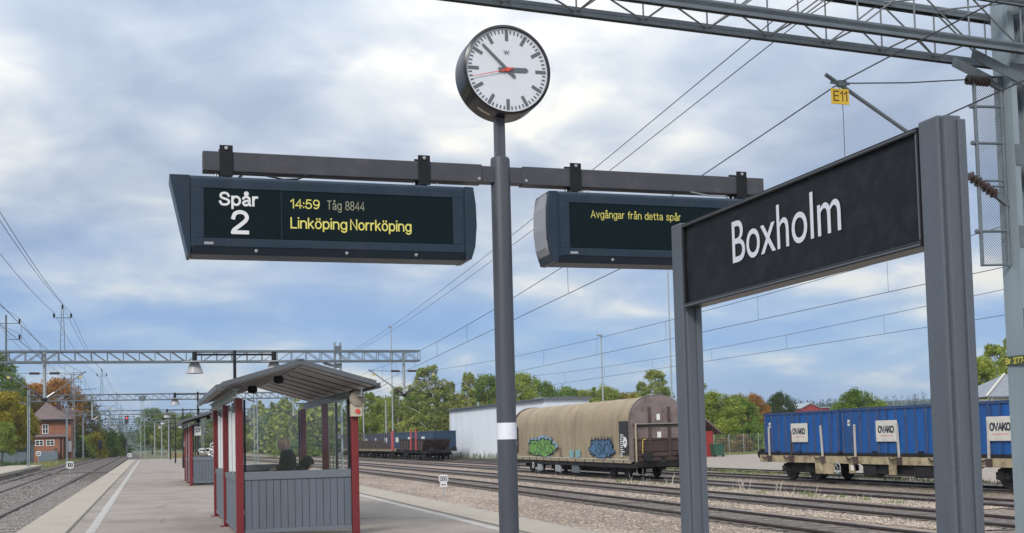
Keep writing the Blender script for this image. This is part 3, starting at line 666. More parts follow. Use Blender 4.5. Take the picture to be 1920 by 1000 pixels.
# ------------------------------------------------------------------ gantries
GY = [11.6, 66, 120, 174, 228, 282, 340]
ZB, ZT = 6.2, 6.8
def gantry(Y, label, near, x0=-11.2, x1=15.2, rot=0):
    g = thing('overhead_line_gantry', label, 'gantry', (10.2, Y, 0), rot, 'gantries spanning the tracks')
    a, b = x0-10.2, x1-10.2; hy = .29; m = M['galvd']; cw = .075 if Y < 20 else .09
    for y in (-hy, hy):
        for z in (ZB, ZT):
            c = MB()
            c.box(a, b, y-cw/2, y+cw/2, z-.004, z+.006); c.box(a, b, y-.004+(cw/2-.004)*(1 if y > 0 else -1), y+.004+(cw/2-.004)*(1 if y > 0 else -1), z-.06 if z > 6.5 else z+.0062, z-.0042 if z > 6.5 else z+.07)
            c.box(a, b, y-cw/2+.003, y-cw/2+.012, z-.042, z+.042) if Y > 20 else None
            if Y < 20: c.box(a, b, y-cw/2, y-cw/2+.008, z-.045, z+.045); c.box(a, b, y+cw/2-.008, y+cw/2, z-.046, z+.046)
            c.build('chord', m, g)
    n = 32; st = (b-a)/n; jb = MB(); r = .011 if Y < 20 else .022; mr = mat('brace_rod', (.17, .185, .195), .5, .3)
    for i in range(n+1):
        x = a+i*st; d = st if (i // 8) % 2 == 0 else -st
        segs = [((x, -hy, ZB), (x, -hy, ZT)), ((x, hy, ZB), (x, hy, ZT))]
        if i < n:
            segs += [((x, -hy, ZB), (x+st, -hy, ZT)) if d > 0 else ((x, -hy, ZT), (x+st, -hy, ZB)), ((x, hy, ZB), (x+st, hy, ZT)) if d > 0 else ((x, hy, ZT), (x+st, hy, ZB))]
            if near < 2: segs += [((x, -hy, ZB), (x+st, hy, ZB)), ((x, hy, ZB), (x, -hy, ZB)), ((x, hy, ZT), (x+st, -hy, ZT))]
        for p, q in segs:
            if near == 0 and x > -9.6 and x < 2: MB().tube([p, q], r, 6).build('brace', mr, g, True)
            elif near == 1 and abs(p[1]+hy) < .01 and abs(q[1]+hy) < .01: MB().tube([p, q], r, 5).build('brace', mr, g)
            else: jb.tube([p, q], r, 4, cap=False)
    if jb.v: tag(jb.build('fine_bracing', mr, g), kind='stuff')
    # masts: two channels with batten plates
    for mx in (a, 0):
        c = []
        for k, sgn in ((mx, 1), (mx+(.42 if Y < 100 or mx == 0 else .24), -1)):
            ch = MB(); t = .01; wd = .15
            ch.box(k if sgn > 0 else k-t, k+t if sgn > 0 else k, -.14, .14, -.7, 7.3)
            ch.box(k+(t+.0005)*sgn if sgn > 0 else k-.09, k+.09 if sgn > 0 else k-t-.0005, -.14, -.128, -.7, 7.3)
            ch.box(k+(t+.0005)*sgn if sgn > 0 else k-.09, k+.09 if sgn > 0 else k-t-.0005, .128, .14, -.7, 7.3)
            ch.build('mast_channel', M['galv'], g)
        for i in range(8):
            z = -.3+i*1.02
            if Y < 100: MB().box(mx+.012, mx+.408, -.152, -.1405, z, z+.26).build('batten_plate', M['galvd'], g)
        MB().prism([(-.1, 6.0), (-.1, ZB-.008), (-.75, ZB-.008)], 'x', 0, .0).build
        for sy in (-1, 1):
            MB().bar((mx-.62, sy*.16, ZB-.07), (mx+.2, sy*.16, ZB-.33), .012, .13).build('knee_bracket', M['galvd'], g)
    # drop tubes with their registration arms
    for dx, sgn in ((-5.3-10.2, 1), (14.27-10.2, 1)):
        MB().tube([(dx, 0, ZT), (dx, 0, 4.25)], .085, 10).build('drop_tube', M['galvl'], g, True)
        MB().box(dx-.13, dx+.13, -.13, .13, 4.12, 4.3).build('tube_foot', M['blackm'], g)
        for s in (-1, 1):
            arm = MB().tube([(dx+s*.2, 0, 4.38), (dx+s*2.05, 0, 5.72)], .03, 8).build('bracket_arm', M['galvd'], g, True)
            MB().tube([(dx+s*.12, 0, 4.32), (dx+s*.5, 0, 4.6)], .075, 8).build('insulator', M['insul'], arm, True)
            st_ = MB().tube([(dx+s*.09, 0, 5.62), (dx+s*2.1, 0, 5.66)], .016, 6).build('stay_tube', M['galvd'], g)
            MB().tube([(dx+s*.25, 0, 5.625), (dx+s*.75, 0, 5.635)], .065, 8).build('insulator', M['insul'], st_, True)
            pl = MB().box(dx+s*1.78-.08, dx+s*1.78+.08, -.02, .02, 5.36, 5.49).build('tag_plate', mat('pale_yellow', (.5, .42, .14), .6), g)
            MB().tube([(dx+s*.95, 0, 4.93), (dx+s*1.35, 0, 4.72), (dx+s*2.6, 0, 4.78)], .02, 6).build('steady_arm', M['galvd'], g)
    # high voltage frame and pole on top
    fx = -4.4-10.2
    fr = []
    for s in (-1, 1): MB().bar((fx+s*.12, 0, ZT), (fx+s*.05, 0, 9.1), .035, .035).build('frame_leg', M['galvd'], g)
    k = MB()
    for i in range(6): k.bar((fx-.1+.01*i, .0, 6.95+i*.35), (fx+.1-.01*i, 0, 7.12+i*.35), .016, .016)
    k.build('frame_lacing', M['galvd'], g)
    MB().bar((fx-.45, 0, 8.62), (fx+.45, 0, 8.62), .035, .035).build('frame_arm', M['galvd'], g)
    for dx_, z in ((0, 9.1), (-.43, 8.63), (.43, 8.63)):
        MB().lathe([(0, 0), (.03, 0), (.055, .05), (.04, .09), (.06, .13), (.04, .17), (.055, .21), (0, .25)], (fx+dx_, 0, z), 8).build('insulator', M['blackm'], g, True)
    px = -7.2-10.2
    MB().tube([(px, 0, ZB-.2), (px, 0, 8.75)], .05, 8).build('line_pole', M['galvd'], g, True)
    for z, l0 in ((8.3, -.75), (7.45, 0)):
        MB().bar((px+l0, 0, z), (px+.72, 0, z), .03, .04).build('pole_arm', M['galvd'], g)
        for q in ((.66,) if l0 == 0 else (.66, -.68)): MB().lathe([(0, 0), (.03, 0), (.055, .05), (.04, .09), (.06, .13), (.04, .17), (.055, .21), (0, .25)], (px+q, 0, z+.02), 8).build('insulator', M['blackm'], g, True)
    return g
ords = ['nearest steel lattice gantry crossing the top right corner', 'second lattice gantry, stretched above the shelter roofs', 'third lattice gantry from the camera, seen just above the brick house roof',
        'fourth lattice gantry from the camera, over the far platform end', 'fifth lattice gantry from the camera, thin in the distance', 'sixth lattice gantry from the camera, faint in the distance', 'farthest lattice gantry, above the distant trees']
for i, Y in enumerate(GY):
    if i in (0, 1, 2, 3): gg = gantry(Y, ords[i], i, rot=R(4.4) if i == 0 else 0)
    else:
        gg = copy_tree(last); gg.location.y = Y; gg['label'] = ords[i]; gg.location.x = 10.2-(0, 0, 0, 0, .6, 1.6, 3.5)[i]
    last = gg
# bits bolted to the nearest mast
MY = GY[0]
ms = thing('mesh_screen', 'tall narrow wire mesh guard beside the nearest gantry mast', 'guard screen', (9.77, MY, 3.56))
for x in (0, .40): MB().tube([(x, 0, 0), (x, 0, 2.36)], .023, 8).build('upright', M['galvd'], ms, True)
for z in (0.0, .42, .98, 1.05, 1.52, 1.98, 2.36): MB().tube([(-.02, 0, z), (.46, 0, z+.02)], .014 if z not in (.42, 1.52, 1.98) else .018, 8).build('crossbar', M['galvd'], ms, True)
wm = MB(); s_ = .036; W_, H_ = .40, 2.36; k = -int(H_/s_)
while k*s_ < W_:
    for sg in (1, -1):
        xa = max(0, k*s_); za = xa-k*s_; xb = min(W_, k*s_+H_); zb = xb-k*s_
        if xb-xa > .01: wm.bar((xa if sg > 0 else W_-xa, sg*.002, za), (xb if sg > 0 else W_-xb, sg*.002, zb), .003, .003)
    k += 1
tag(wm.build('wire_mesh', mat('mesh_wire', (.12, .13, .14), .5, .3), ms), kind='stuff')
for z in (.42, 1.52, 1.98): MB().lathe([(0, -.03), (.03, -.02), (.03, .02), (0, .03)], (-.05, 0, z), 8, 'x').build('bolt', M['galvd'], ms)
ca = thing('cantilever_arm', 'diagonal tube arm with ribbed insulators fixed to the nearest mast', 'cantilever arm', (10.2, MY, 4.3))
def rel(p): return Vector(p)-Vector((10.2, MY, 4.3))
tip, li, lr, att = rel((7.66, MY, 5.79)), rel((9.62, MY, 4.68)), rel((10.02, MY, 4.45)), rel((10.21, MY, 4.32))
MB().tube([tip, li], .024, 10).build('arm_tube', M['galvd'], ca, True)
def ribs(p, q, n, r0, r1, nm='insulator'):
    d = Vector(q)-Vector(p); L_ = d.length; mb = MB(); pts = []
    m = 16; ax = d.normalized(); a = ax.cross(Vector((0, 1, 0))).normalized(); b = ax.cross(a); rings = []
    prof = [(0, r0*.6)]
    for i in range(n): prof += [((i+.15)/n, r0), ((i+.4)/n, r1), ((i+.6)/n, r1), ((i+.85)/n, r0)]
    prof += [(1, r0*.6)]
    vs = [Vector(p)+d*t+(a*math.cos(k*2*math.pi/m)+b*math.sin(k*2*math.pi/m))*rr for t, rr in prof for k in range(m)]
    fs = [(i*m+k, i*m+(k+1) % m, (i+1)*m+(k+1) % m, (i+1)*m+k) for i in range(len(prof)-1) for k in range(m)]
    return mb.add(vs, fs).build(nm, M['insul'], ca, True)
ribs(li, lr, 7, .038, .066)
MB().bar(lr, att, .05, .07).build('insulator_fork', M['galvd'], ca)
ui, ur, uatt = rel((9.66, MY, 5.87)), rel((10.0, MY, 5.865)), rel((10.24, MY, 5.76))
ribs(ui, ur, 7, .04, .062)
MB().bar(ur, uatt, .05, .06).build('insulator_fork', M['galvd'], ca)
MB().tube([rel((7.9, MY, 5.70)), rel((8.8, MY, 5.77)), ui], .008, 6).build('stay_wire', M['wire'], ca)
MB().tube([rel((7.73, MY, 5.70)), rel((7.98, MY, 5.70))], .018, 8).build('clamp', M['galvd'], ca, True)
MB().box(-2.38, -2.27, -.035, .035, 1.355, 1.43).build('clamp_block', M['galvd'], ca, bevel=.01)
e11 = thing('location_plate', 'small yellow plate reading E11 hanging from the diagonal arm tip', 'sign', (7.82, MY-.04, 5.43))
MB().box(-.12, .12, -.006, .006, 0, .185).build('plate', M['yellow'], e11, bevel=.002)
stroke('lettering', 'E11', (-.095, -.0075, .035), (1, 0, 0), (0, 0, 1), .19, .125, .016, mat('brown_print', (.10, .05, .015), .6), e11)
MB().tube([(0, 0, .185), (.02, .03, .25)], .006, 6).build('hook', M['wire'], e11)
bp = thing('bridge_plate', 'dark green plate with yellow numbers strapped round the nearest mast', 'sign', (10.2, MY, 2.33))
MB().box(-.024, -.012, -.24, .16, 0, .115).build('plate', M['olive'], bp)
stroke('lettering', 'Br 277-1', (-.0245, .145, .02), (0, -1, 0), (0, 0, 1), .37, .075, .011, M['yprint'], bp)
for z in (.03, .08): MB().tube([(-.006, .15, z), (-.006, .165, z), (.3, .165, z)], .006, 6).build('strap', M['galvd'], bp)

# ------------------------------------------------------------------ wires
WN = [0]
def wire(label, pts, r=.0085, sag=.35, cat='wire', group='overhead wires', drop=None):
    """pts: support points; a sagging span between each pair; drop: second polyline below joined by droppers"""
    t = MB(); P = []
    def span(a, b, s):
        a, b = Vector(a), Vector(b); L_ = (b-a).length; n = max(6, int(L_/6))
        return [a.lerp(b, i/n)-Vector((0, 0, s*4*(i/n)*(1-i/n)*min(1, L_/54))) for i in range(n+1)]
    for a, b in zip(pts, pts[1:]): P += span(a, b, sag)[(1 if P else 0):]
    if drop is None:
        t.tube(P, r, 5); return tag(t.build('overhead_wire', M['wire'], None, True), label, cat, group)
    th = thing('catenary', label, 'catenary', pts[0], 0, group); o = Vector(pts[0])
    t.tube([p-o for p in P], r, 5); t.build('carrier_wire', M['wire'], th, True)
    C = []
    for a, b in zip(pts, pts[1:]): C += span(Vector(a)-Vector((0, 0, drop)), Vector(b)-Vector((0, 0, drop)), .03)[(1 if C else 0):]
    MB().tube([p-o for p in C], r, 5).build('contact_wire', M['wire'], th, True)
    for p, q in zip(P, C):
        if p.y < 140: MB().tube([p-o, q-o], r*.6, 4).build('dropper', M['wire'], th)
    return th
SY = [-40]+GY
def run(xs, z): return [(x, y, z) for x, y in zip(xs, SY)]
wire('contact line above the track beside the left platform edge', run([-3.5, -3.5, -3.5, -3.9, -4.1, -4.3, -4.6, -5.5], 5.72), sag=.55, drop=1.0, group='catenaries above the tracks')
wire('contact line above the farther main line track on the left', run([-7.5, -7.5, -7.5, -8.6, -9.1, -9.3, -9.6, -10.5], 5.72), sag=.55, drop=1.0, group='catenaries above the tracks')
wire('contact line clamped to the yellow E11 arm tip', [(5.2, -40, 5.75), (7.88, 11.6, 5.72), (12.3, 66, 5.66), (12.3, 120, 5.7), (12.2, 174, 5.7), (9, 228, 5.7)], sag=.45, drop=.95, group='catenaries above the tracks')
wire('contact line above the second siding, seen below the station name sign', [(17.2, -40, 6.1), (17.4, 11.6, 6.1), (16.3, 66, 5.7), (16.3, 120, 5.7), (15, 174, 5.7)], sag=.5, drop=1.1, group='catenaries above the tracks')
wire('lowest contact line crossing behind the station name sign', [(23.2, -20, 5.6), (23.0, 20, 5.6), (22.8, 74, 5.55), (23, 128, 5.6), (23, 180, 5.6)], sag=.45, drop=.9, group='catenaries above the tracks')
for k, (dx, nm) in enumerate(((0, 'left'), (.32, 'right'))):
    wire(f'{nm} one of two parallel feeder wires running down from the nearest gantry', [(6.2+dx, -40, 6.7), (6.86+dx, 11.3, 6.3), (11.35+dx, 66, 6.9), (11.4+dx, 120, 6.9), (11.3+dx, 174, 6.9)], .0065, .3)
fxs = [-4.4, -4.4, -4.4, -4.4, -4.4, -5.0, -6.0, -7.9]
for dx, z, nm in ((0, 9.36, 'topmost'), (-.43, 8.9, 'left lower'), (.43, 8.9, 'right lower')):
    wire(f'{nm} high voltage wire carried by the gantry top frames', [(x+dx, y, z) for x, y in zip(fxs, SY)], .010, .6)
for dx, z, nm in ((.66, 8.58, 'upper right'), (-.68, 8.58, 'upper left'), (.66, 7.73, 'lower')):
    wire(f'{nm} wire carried by the far left line poles', [(x-2.8+dx, y, z) for x, y in zip(fxs, SY)], .010, .6)
# ------------------------------------------------------------------ shelters
def shelter(label, cx, cy, graffiti=False, posters=True):
    s = thing('waiting_shelter', label, 'shelter', (cx, cy, 0), 0, 'waiting shelters on the platform')
    X, Y0 = .97, 3.45; pys = (-Y0, 0, Y0)
    for sx in (-1, 1):
        for y in pys:
            p = MB().box(sx*X-.062, sx*X+.062, y-.062, y+.062, .02, 2.36).build('post', M['redpost'], s, bevel=.014)
            MB().box(sx*X-.13, sx*X+.13, y-.12, y+.12, 0, .018).build('foot_plate', M['redpost'], p)
        # eaves beam, an I section along the shelter
        bm = MB(); bx_ = sx*(X+.07)
        bm.box(bx_-.06, bx_+.06, -3.85, 3.85, 2.36, 2.372); bm.box(bx_-.006, bx_+.006, -3.85, 3.85, 2.3725, 2.4875); bm.box(bx_-.06, bx_+.06, -3.85, 3.85, 2.488, 2.50)
        bm.build('eaves_beam', M['galvl'], s)
    # gable roof
    for sx in (-1, 1):
        RX, RZ0, RZ1 = 1.27, 2.53, 2.895
        top = MB(); th = .085
        top.prism([(sx*.0, RZ1), (sx*RX, RZ0), (sx*RX, RZ0+th), (0, RZ1+th)], 'y', -4.0, 4.0).build('roof_slope', M['roofm'], s)
        MB().prism([(sx*.02, RZ1-.017), (sx*(RX-.03), RZ0-.0045), (sx*(RX-.03), RZ0-.001), (sx*.02, RZ1-.010)], 'y', -3.93, 3.93).build('soffit', M['roofu'], s)
        for k in range(8):
            y = -3.5+k*1.0
            MB().bar((sx*.04, y, RZ1-.026), (sx*(RX-.06), y, RZ0-.012), .028, .012).build('soffit_seam', M['roofseam'], s)
        MB().box(min(sx*RX, sx*(RX+.09)), max(sx*RX, sx*(RX+.09)), -3.9, 3.98, RZ0-.04, RZ0+.05).build('gutter', M['roofm'], s)
    MB().box(-.06, .06, -4.01, 4.01, 2.962, 2.99).build('ridge_cap', M['roofm'], s, bevel=.006)
    # end walls: boards below, glass above
    for ey in (-1, 1):
        y = ey*Y0
        n = 15; wd = 1.79/n
        for k in range(n):
            MB().box(-.895+k*wd+.004, -.895+(k+1)*wd-.004, y-.018+random.uniform(-.001, .001), y+.014, .17, .985).build('board', M['greyboard'], s)
        MB().box(-.897, .897, y-.006, y+.008, .16, .99).build('board_backing', M['blackm'], s)
        MB().box(-.897, .897, y-.034, y+.03, .99, 1.125).build('top_rail', M['greyframe'], s, bevel=.004)
        MB().box(-.897, .897, y-.028, y+.024, .10, .168).build('bottom_rail', M['greyframe'], s, bevel=.004)
        MB().box(-.86, .86, y-.004, y+.004, 1.128, 2.33).build('glass_pane', M['glass'], s)
        for sx in (-1, 1): MB().box(sx*.88-.017, sx*.88+.017, y-.02, y+.02, 1.127, 2.34).build('glazing_bar', M['blackm'], s)
    # long sides
    for sx in (-1, 1):
        for b, (ya, yb) in enumerate(((-Y0+.075, -.075), (.075, Y0-.075))):
            if sx < 0:
                MB().box(-X-.012, -X+.012, ya, yb, .14, .96).build('side_panel', M['greyboard'], s)
                MB().box(-X-.03, -X+.03, ya, yb, .962, 1.06).build('top_rail', M['greyframe'], s)
                MB().box(-X-.024, -X+.024, ya, yb, .09, .138).build('bottom_rail', M['greyframe'], s)
                MB().box(-X-.004, -X+.004, ya, yb, 1.062, 2.33).build('glass_pane', M['glass'], s)
                for q in range(3): MB().box(-X-.018, -X+.018, ya+.5+q*.95-.016, ya+.5+q*.95+.016, 1.061, 2.34).build('glazing_bar', M['galvl'], s)
                if posters:
                    po = MB().box(-X-.014, -X-.006, ya+.62, ya+1.38, 1.12, 2.15).build('poster', M['paper'], s)
                    MB().box(-X-.014, -X-.006, ya+1.62, ya+2.3, 1.1, 2.2).build('poster', M['paper'], s)
            elif b == 0:
                MB().box(X-.004, X+.004, ya, yb, 1.0, 2.33).build('glass_pane', M['glass'], s)
                MB().box(X-.02, X+.02, ya, yb, .95, .998).build('top_rail', M['greyframe'], s)
                for q in (.55, 1.9): MB().box(X-.02, X+.02, ya+q-.03, ya+q+.03, .05, 2.34).build('glazing_bar', M['roofseam'], s)
                for q in (2.25, 2.7):
                    st = MB().box(X-.0055, X-.0045, ya+q, ya+q+.14, 1.05, 2.0).build('marking_strip', M['lime'], s)
                    dm = MB()
                    for i in range(13): dm.box(X-.0072, X-.0058, ya+q+.045, ya+q+.095, 1.08+i*.07, 1.115+i*.07)
                    tag(dm.build('strip_dots', M['paper'], st), kind='stuff')
            else:
                MB().box(X-.004, X+.004, ya, yb, .3, 2.33).build('glass_pane', M['glass'], s)
    for k in range(3): MB().box(-.15+k*.13, -.04+k*.13, -2.2, 2.9, .44, .475).build('bench_slat', M['woodw'], s)
    for y in (-2.0, .3, 2.6): MB().box(-.12, .2, y-.03, y+.03, 0, .438).build('bench_leg', M['blackm'], s)
    for x, y in ((-.28, -3.2), (-.62, -2.0)):
        MB().lathe([(0, 2.72), (.07, 2.72), (.09, 2.66), (.075, 2.6), (.0, 2.58)], (x, y, .0), 14).build('ceiling_lamp', M['blackm'], s, True).location.z = .03 if x > -.5 else -.08
    if graffiti:
        rnd = random.Random(3); gb = MB(); y = -Y0-.0065
        for i in range(9):
            pts = []; x, z = -.7+rnd.random()*1.35, 1.18+rnd.random()*.42
            for k in range(7): pts.append((x, z)); x += rnd.uniform(-.22, .26); z += rnd.uniform(-.13, .14); z = max(1.16, min(1.75, z)); x = max(-.8, min(.8, x))
            pts = _cr(pts, 4)
            for (a, b), (c, d) in zip(pts, pts[1:]):
                t = Vector((c-a, d-b)); 
                if t.length < 1e-4: continue
                n = Vector((-t.y, t.x)).normalized()*.055
                gb.add([(a+n.x, y-.0002*i, b+n.y), (a-n.x, y-.0002*i, b-n.y), (c-n.x, y-.0002*i, d-n.y), (c+n.x, y-.0002*i, d+n.y)], [(0, 1, 2, 3)])
        tag(gb.build('painted_reflection', M['paper'], s), kind='stuff')  # pale reflection on the glass, painted as white strokes
        gk = MB()
        for pts in ([(.35, 1.2), (.45, 1.6), (.62, 1.98), (.5, 1.85), (.75, 1.8)], [(.3, 1.65), (.62, 1.62), (.85, 1.7)], [(.45, 1.2), (.7, 1.35), (.85, 1.28)], [(-.2, 1.55), (.0, 1.66), (.2, 1.62)]):
            pts = _cr(pts, 5)
            for (a, b), (c, d) in zip(pts, pts[1:]):
                n = Vector((-(d-b), c-a)).normalized()*.03
                gk.add([(a+n.x, y-.004, b+n.y), (a-n.x, y-.004, b-n.y), (c-n.x, y-.004, d-n.y), (c+n.x, y-.004, d+n.y)], [(0, 1, 2, 3)])
        tag(gk.build('black_graffiti', M['black'], s), kind='stuff')
        sg = MB().box(-.83, -.58, -Y0-.03, -Y0-.022, 1.98, 2.33).build('no_smoking_sign', M['paper'], s)
        MB().lathe([(.06, -Y0-.034), (.085, -Y0-.034)], (-.705, 0, 2.19), 18, 'y').build('ring', M['blackm'], sg)
        MB().bar((-.76, -Y0-.036, 2.25), (-.65, -Y0-.036, 2.13), .004, .02, (0, 1, 0)).build('slash', M['blackm'], sg)
    return s
shelter('nearer waiting shelter with red posts, grey boards and gable roof', 2.41, 23.2)
shelter('farther waiting shelter half hidden behind the nearer one, graffiti on its glass', 2.55, 50.7, True, False)
ls = thing('loudspeaker', 'beige loudspeaker box with red button on the right shelter post', 'loudspeaker', (3.40, 19.66, 2.02))
MB().box(-.10, .10, -.06, .06, 0, .22).build('box', M['beige'], ls, bevel=.01)
MB().lathe([(0, -.11), (.10, -.105), (.135, -.085), (.14, -.02), (.11, .0), (0, .0)], (.02, 0, .31), 24, 'y').build('horn', M['grille'], ls, True)
MB().lathe([(0, -.085), (.04, -.08), (.045, -.06)], (.02, 0, .09), 16, 'y').build('button', M['red'], ls, True)
MB().tube([(-.03, 0, .2), (-.1, 0, .3), (-.1, 0, .42), (-.02, .06, .46)], .012, 6).build('cable', M['blackm'], ls, True)

# ------------------------------------------------------------------ people in the shelter
def skin(name, verts, edges, radii, m, parent, root=0, sub=2):
    me = bpy.data.meshes.new(name); me.from_pydata([tuple(v) for v in verts], edges, []); me.materials.append(m)
    o = link(name, me, parent); sm = o.modifiers.new('skin', 'SKIN'); sm.use_smooth_shade = True
    for i, v in enumerate(me.skin_vertices[0].data):
        r = radii[i]; v.radius = r if isinstance(r, tuple) else (r, r); v.use_root = (i == root)
    o.modifiers.new('sub', 'SUBSURF').levels = sub; o.modifiers['sub'].render_levels = sub
    return o
def head(parent, c, look, tilt, skinm, hairm, pony=False, hood=False, hoodm=None):
    """an egg of a head with nose, brow, ears; local axes: look direction rz, tilt forward"""
    mt = Matrix.Translation(c) @ Matrix.Rotation(look, 4, 'Z') @ Matrix.Rotation(tilt, 4, 'Y')
    me = bpy.data.meshes.new('head'); bm = bmesh.new(); bmesh.ops.create_uvsphere(bm, u_segments=24, v_segments=18, radius=1)
    for v in bm.verts:
        x, y, z = v.co; k = 1-.22*max(0, -z)**1.5
        p = Vector((x*.098*k, y*.076*k, z*.118))
        if x > .75 and -.35 < z < .15 and abs(y) < .25: p.x += .022*(1-abs(z+.15)*2)
        if x > .6 and -.75 < z < -.35: p.x += .006
        if x > .6 and .0 < z < .3 and .2 < abs(y) < .6: p.x -= .007
        v.co = mt @ p
    bm.to_mesh(me); bm.free(); me.materials.append(skinm)
    for p in me.polygons: p.use_smooth = True
    o = link('head', me, parent)
    for s in (-1, 1):
        e = MB().lathe([(0, -.004), (.012, -.002), (.009, .004), (0, .006)], (0, 0, 0), 10, 'x')
        e.v = [tuple(mt @ (Vector(v)+Vector((.086, s*.032, .012)))) for v in e.v]; e.build('eye', M['blackm'], o, True)
        e = MB().lathe([(0, -.012), (.03, -.006), (.028, .006), (0, .008)], (0, 0, 0), 10, 'y')
        e.v = [tuple(mt @ (Vector(v)+Vector((-.005, s*.078, -.005)))) for v in e.v]; e.build('ear', skinm, o, True)
    mo = MB().box(.078, .089, -.02, .02, -.068, -.06); mo.v = [tuple(mt @ Vector(v)) for v in mo.v]; mo.build('mouth', M['red'], o)
    me = bpy.data.meshes.new('hair'); bm = bmesh.new(); bmesh.ops.create_uvsphere(bm, u_segments=24, v_segments=16, radius=1)
    if hood:
        bmesh.ops.delete(bm, geom=[v for v in bm.verts if v.co.x > .66 and v.co.z < .55], context='VERTS')
        for v in bm.verts: x, y, z = v.co; v.co = mt @ Vector((x*.135-.012, y*.115, z*.15-.02))
    else:
        bmesh.ops.delete(bm, geom=[v for v in bm.verts if (v.co.x > .35 and v.co.z < .45) or (v.co.z < -.45)], context='VERTS')
        for v in bm.verts: x, y, z = v.co; v.co = mt @ Vector((x*.107-.006, y*.085, z*.122+.008))
    bm.to_mesh(me); bm.free(); me.materials.append(hoodm if hood else hairm)
    for p in me.polygons: p.use_smooth = True
    h = link('hood' if hood else 'hair', me, parent)
    h.modifiers.new('solid', 'SOLIDIFY').thickness = .012
    if pony:
        b0 = mt @ Vector((-.085, 0, .05)); out = (mt.to_3x3() @ Vector((-1, 0, .2))); out.z = 0; out.normalize()
        P = [b0, b0+out*.05+Vector((0, 0, .012)), b0+out*.085-Vector((0, 0, .03)), b0+out*.09-Vector((0, 0, .1)), b0+out*.075-Vector((0, 0, .17))]
        MB().tube([Vector(p) for p in _cr([tuple(p) for p in P], 4)], .04, 10, .018).build('ponytail', hairm, h, True)
    return o
def hand(parent, w, d, skinm, name='hand'):
    """five fingers from wrist w in direction d"""
    d = Vector(d).normalized(); a = d.cross(Vector((0, 0, 1))).normalized(); n = a.cross(d)
    V = [w, w+d*.04, w+d*.085]; Ed = [(0, 1), (1, 2)]; Rr = [.026, (.034, .016), (.038, .015)]
    for k, ln in enumerate((.07, .08, .075, .058)):
        b = w+d*.09+a*(k-1.5)*.019; i = len(V)
        V += [b, b+d*ln*.5-n*.012, b+d*ln*.8-n*.038]; Ed += [(2, i), (i, i+1), (i+1, i+2)]; Rr += [.0095, .009, .008]
    i = len(V); V += [w+d*.03-a*.035, w+d*.07-a*.05-n*.02]; Ed += [(1, i), (i, i+1)]; Rr += [.012, .009]
    return skin(name, V, Ed, Rr, skinm, parent, 0, 1)
skn = mat('skin', (.70, .48, .38), .5); blond = mat('blond_hair', (.72, .55, .33), .5, 0, .3, 60); dkhair = mat('dark_hair', (.02, .016, .013), .5)
jk = mat('black_jacket', (.013, .014, .018), .75, 0, .2, 20); jn = mat('dark_jeans', (.03, .035, .05), .8, 0, .2, 20); shoe = mat('dark_shoes', (.02, .02, .02), .6)
V3 = Vector
# standing woman, facing left (-x), head bent over her hands
p1 = thing('person', 'person with blond ponytail and black jacket, head bent, standing inside the nearer shelter', 'person', (2.6, 22.9, 0))
J = [V3(p) for p in ((0, 0, .93), (-.01, 0, 1.12), (.0, 0, 1.32), (-.02, 0, 1.43), (-.05, 0, 1.50),
     (0, -.17, 1.38), (-.03, -.21, 1.12), (-.23, -.12, 1.08), (0, .17, 1.38), (-.03, .21, 1.12), (-.23, .10, 1.10),
     (0, -.09, .88), (-.01, -.1, .48), (.03, -.1, .09), (-.1, -.1, .04), (0, .09, .88), (-.03, .1, .48), (.01, .1, .09), (-.12, .1, .04))]
Eb = [(0, 1), (1, 2), (2, 3), (3, 4), (2, 5), (5, 6), (6, 7), (2, 8), (8, 9), (9, 10), (0, 11), (11, 12), (12, 13), (13, 14), (0, 15), (15, 16), (16, 17), (17, 18)]
Rb = [(.12, .14), (.1, .12), (.1, .14), .06, .052, .06, .045, .032, .06, .045, .032, .085, .06, .042, .035, .085, .06, .042, .035]
skin('body', J, Eb, Rb, skn, p1)
skin('jacket', [V3((0, 0, .84))]+J[:4]+J[5:8]+J[8:11], [(0, 1), (1, 2), (2, 3), (3, 4), (3, 5), (5, 6), (6, 7), (3, 8), (8, 9), (9, 10)], [(.19, .22), (.2, .22), (.19, .22), (.19, .23), .11, .13, .10, .075, .13, .10, .075], jk, p1)
skin('trousers', [J[0]]+J[11:14]+J[15:18], [(0, 1), (1, 2), (2, 3), (0, 4), (4, 5), (5, 6)], [(.18, .2), .13, .10, .08, .13, .10, .08], jn, p1)
for a, b in ((13, 14), (17, 18)): skin('shoe', [J[a]+V3((.04, 0, -.03)), J[a]+V3((0, 0, -.04)), J[b]], [(0, 1), (1, 2)], [.045, .05, .038], shoe, p1, 0, 1)
head(p1, V3((-.10, 0, 1.575)), math.pi, R(38), skn, blond, pony=True)
hand(p1, J[7], (-.9, .25, -.1), skn); hand(p1, J[10], (-.9, -.25, -.1), skn)
MB().box(-.42, -.36, -.06, .06, 1.07, 1.10).build('phone', M['black'], p1)
